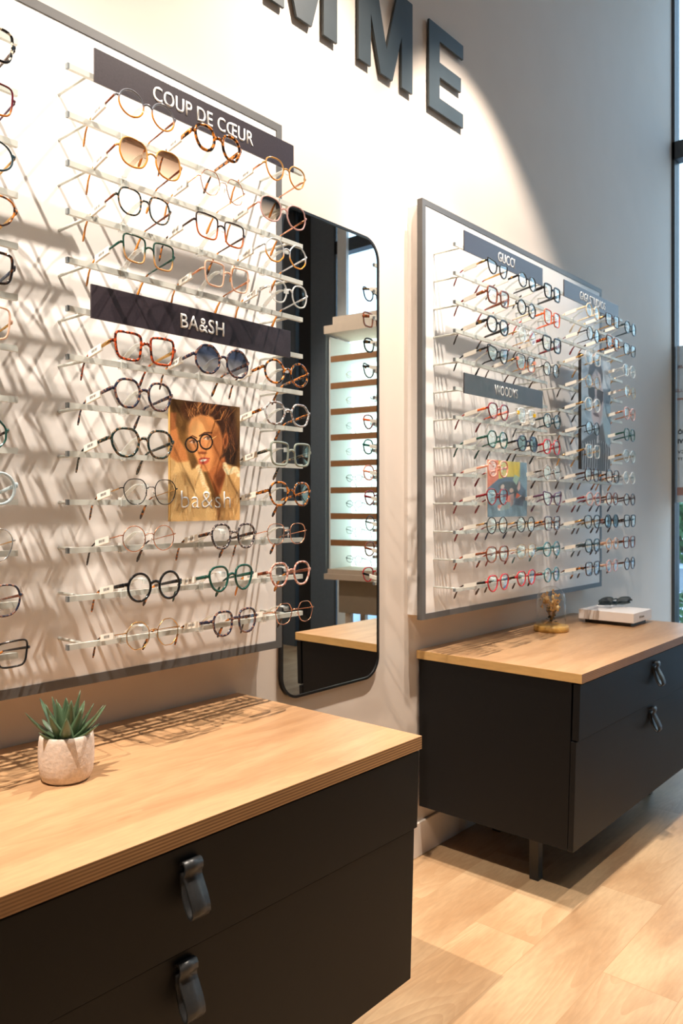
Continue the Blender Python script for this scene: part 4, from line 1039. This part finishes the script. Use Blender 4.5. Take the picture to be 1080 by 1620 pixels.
# ------------------------------------------------------------------ glass dome with dried flowers
dm = thing('flower_dome', 'glass dome on round wooden base with dried golden flowers, far sideboard', 'ornament', (.157, 2.75, CT))
MB().lathe([(0, 0), (.062, 0), (.0645, .003), (.0645, .019), (.062, .022), (0, .022)], seg=40).build('base', M['domewood'], dm)
prof = [(.054, .022), (.054, .116)] + [(.054*math.cos(R(a)), .116+.054*math.sin(R(a))) for a in range(10, 90, 10)] + [(.0005, .170)]
MB().lathe(prof, seg=40).build('glass_dome', M['dome'], dm)
random.seed(8); fl = MB()
def blob(mb, c, r, mi=0, sq=1.5):
    n0 = len(mb.v)
    for i in range(5):
        a = -PI/2+PI*i/4
        for k in range(6): th = 2*PI*k/6; mb.v.append((c[0]+r*math.cos(a)*math.cos(th), c[1]+r*math.cos(a)*math.sin(th), c[2]+r*sq*math.sin(a)))
    for i in range(4):
        for k in range(6): l = (k+1) % 6; mb.face((n0+i*6+k, n0+i*6+l, n0+i*6+6+l, n0+i*6+6+k), mi, True)
for i in range(40):
    a = random.uniform(0, 2*PI); r_ = random.uniform(.008, .036); z = random.uniform(.075, .148)
    e_ = Vector((math.cos(a)*r_, math.sin(a)*r_, z)); fl.tube([(0, 0, .03), e_*.6+Vector((0,0,.01)), e_], .0005, seg=4)
    for q in range(5): blob(fl, e_+Vector((random.uniform(-.006,.006), random.uniform(-.006,.006), random.uniform(-.008,.006))), random.uniform(.0015, .0032))
for i in range(60):
    a = random.uniform(0, 2*PI); e_ = Vector((math.cos(a)*random.uniform(.02,.042), math.sin(a)*random.uniform(.02,.042), random.uniform(.024,.034)))
    fl.tube([(0, 0, .028), e_*.5+Vector((0,0,.018)), e_], .0004, seg=4)
fl.build('dried_flowers', M['dried'], dm)
fl = MB()
for i in range(7):
    a = i*.9; blob(fl, (math.cos(a)*.026, math.sin(a)*.026, .088+.007*i), .0062, sq=1.7)
fl.build('pale_buds', M['pale'], dm)
fl = MB()
for i in range(34):
    a = random.uniform(0, 2*PI); p_ = Vector((math.cos(a)*random.uniform(.0,.014), math.sin(a)*random.uniform(0,.014), random.uniform(.028,.095)))
    d = Vector((math.cos(a), math.sin(a), random.uniform(.1,.8))).normalized()*.017; s_ = Vector((-math.sin(a), math.cos(a), .2)).normalized()*.0085; k = len(fl.v)
    fl.v += [tuple(p_), tuple(p_+d*.5+s_), tuple(p_+d), tuple(p_+d*.5-s_)]; fl.face((k, k+1, k+2, k+3))
fl.build('green_foliage', M['eucal'], dm)

# ------------------------------------------------------------------ white display stand with folded sunglasses
ws = thing('display_stand', 'flat white display stand on black foot at far end of the far sideboard', 'stand', (.14, 3.03, CT))
MB().box((.02, .018, 0), (.205, .178, .016)).build('foot', M['boxblack'], ws)
MB().box((0, 0, .0155), (.223, .196, .0535)).build('block', M['boxwhite'], ws, bevel=.0012)
add_text('lettering', 'GIGI Studios', .052, .009, M['greyink'], ws, (.2235, .085, .0345), bold=.02)
fg = thing('sunglasses', 'dark folded sunglasses lying on the white display stand', 'sunglasses', (.235, 3.165, CT+.0545+.018), R(-38))
fm, lm, *_ = spec_meshes('butter', .056, .044, 'X', True)
def lay(mb, name, mat, parent):
    mb2 = MB(); mb2.v = [(v[2]*.62, v[1], v[0]*.8+v[2]*.72+.010) for v in mb.v]; mb2.f = mb.f; mb2.m = mb.m; mb2.sm = mb.sm
    return mb2.build(name, mat, parent)
lay(fm, 'front_frame', T['darkteal'], fg); lay(lm, 'lenses', M['sun_dark'], fg)
for k, (dz, dx) in enumerate(((0, 0), (.006, -.006))):
    sg = 1 if k == 0 else -1
    MB().tube([(.004+dx, sg*.066, .004+dz), (-.006+dx, sg*.060, .000+dz), (-.012+dx, sg*.01, -.004+dz), (-.014+dx, -sg*.040, -.006+dz), (-.026+dx, -sg*.060, -.0085+dz)],
              [(.002, .006), (.002, .0065), (.002, .005), (.002, .004), (.002, .003)], seg=8).build('temple', T['darkteal'], fg)
hb = MB()
for sg in (1, -1): hb.tube([(-.010, sg*.016, -.004), (-.014, sg*.012, -.0115)], .0012, seg=6)
hb.build('nose_pads', T['gunmetal'], fg)

# ------------------------------------------------------------------ lit shelving unit in front of the street window (seen in the mirror)
U0 = Vector((1.86, 3.70, 0)); URZ = math.atan2(.139, -.991)
un = thing('lit_shelving_unit', 'back-lit white shelving unit with brown shelf edges, reflected in the tall mirror', 'shelving', U0, URZ)
UL, UD = .80, .27       # local +x along the shelves, local +y towards the viewer
MB().box((0, -UD-.02, .70), (UL, -UD, 2.25)).build('back_panel', M['lit'], un)
MB().box((.006, -UD, .73), (.016, -.015, 2.22)).box((UL-.02, -UD, .73), (UL-.01, -.015, 2.22)).build('side_panel', M['shelfwhite'], un)
MB().box((-.004, -.06, .72), (0, .012, 2.24)).build('glass_edge', M['glass'], un)
MB().box((-.01, -UD-.02, 2.235), (UL, .02, 2.285)).box((.03, -UD-.02, 2.285), (UL, -.02, 2.345)).build('canopy', M['beige'], un)
MB().box((-.01, -UD-.02, .68), (UL, .02, .715)).box((.005, -UD-.01, .715), (UL-.01, 0, .745)).build('tray', M['beige'], un)
MB().box((.07, -UD, .47), (UL-.04, -.03, .68)).build('drawer_box', M['taupe'], un)
for (lx, ly) in ((.13, -.06), (.13, -UD+.03), (UL-.12, -.06), (UL-.12, -UD+.03)):
    MB().box((lx-.018, ly-.018, 0), (lx+.018, ly+.018, .47)).build('leg', M['beige'], un)
SZ = [2.073, 1.903, 1.739, 1.577, 1.412, 1.243, 1.08, .912]
for z in SZ:
    sh = MB().box((.016, -UD, z+.008), (UL-.02, -.012, z+.016)).build('shelf', M['shelfwhite'], un)
    MB().box((.028, -.012, z-.019), (UL-.02, 0, z+.019)).build('shelf_edge', M['brownshelf'], sh)
random.seed(3)
SG = [('round','M','gold','fine gold round'),('soft','M','gold','fine gold rounded'),('round','M','gunmetal','round gold bridged'),('soft','T','clear','clear yellowish'),
      ('panto','T','black','black rounded'),('round','T','darkteal','dark round'),('square','T','clearolive','olive'),('soft','T','black','thin black')]
def unit_pt(t_, d_, z): 
    ux = Vector((math.cos(URZ), math.sin(URZ), 0)); uy = Vector((-math.sin(URZ), math.cos(URZ), 0)); return U0 + ux*t_ + uy*d_ + Vector((0, 0, z))
ZZ = SZ[1:] + [.745-.016]
for i, z in enumerate(ZZ):
    for k, t_ in enumerate((.15, .33, .51)):
        s_, st, fmn, ds = SG[(i + (k*3 if k else 0)) % 8]
        lab = f'{ds} glasses on lit unit, {"tray at bottom" if i == 7 else ORD[i+2]+" shelf from top"}, {["outer","second","third"][k]} in row'
        spectacles(unit_pt(t_, -.085, z+.016+.0615), URZ+PI/2, lab, 'eyewear on the lit shelving unit', s_, .048, .042, st, fmn, fmn if fmn != 'clearolive' else 'black', hq=False, price=False)
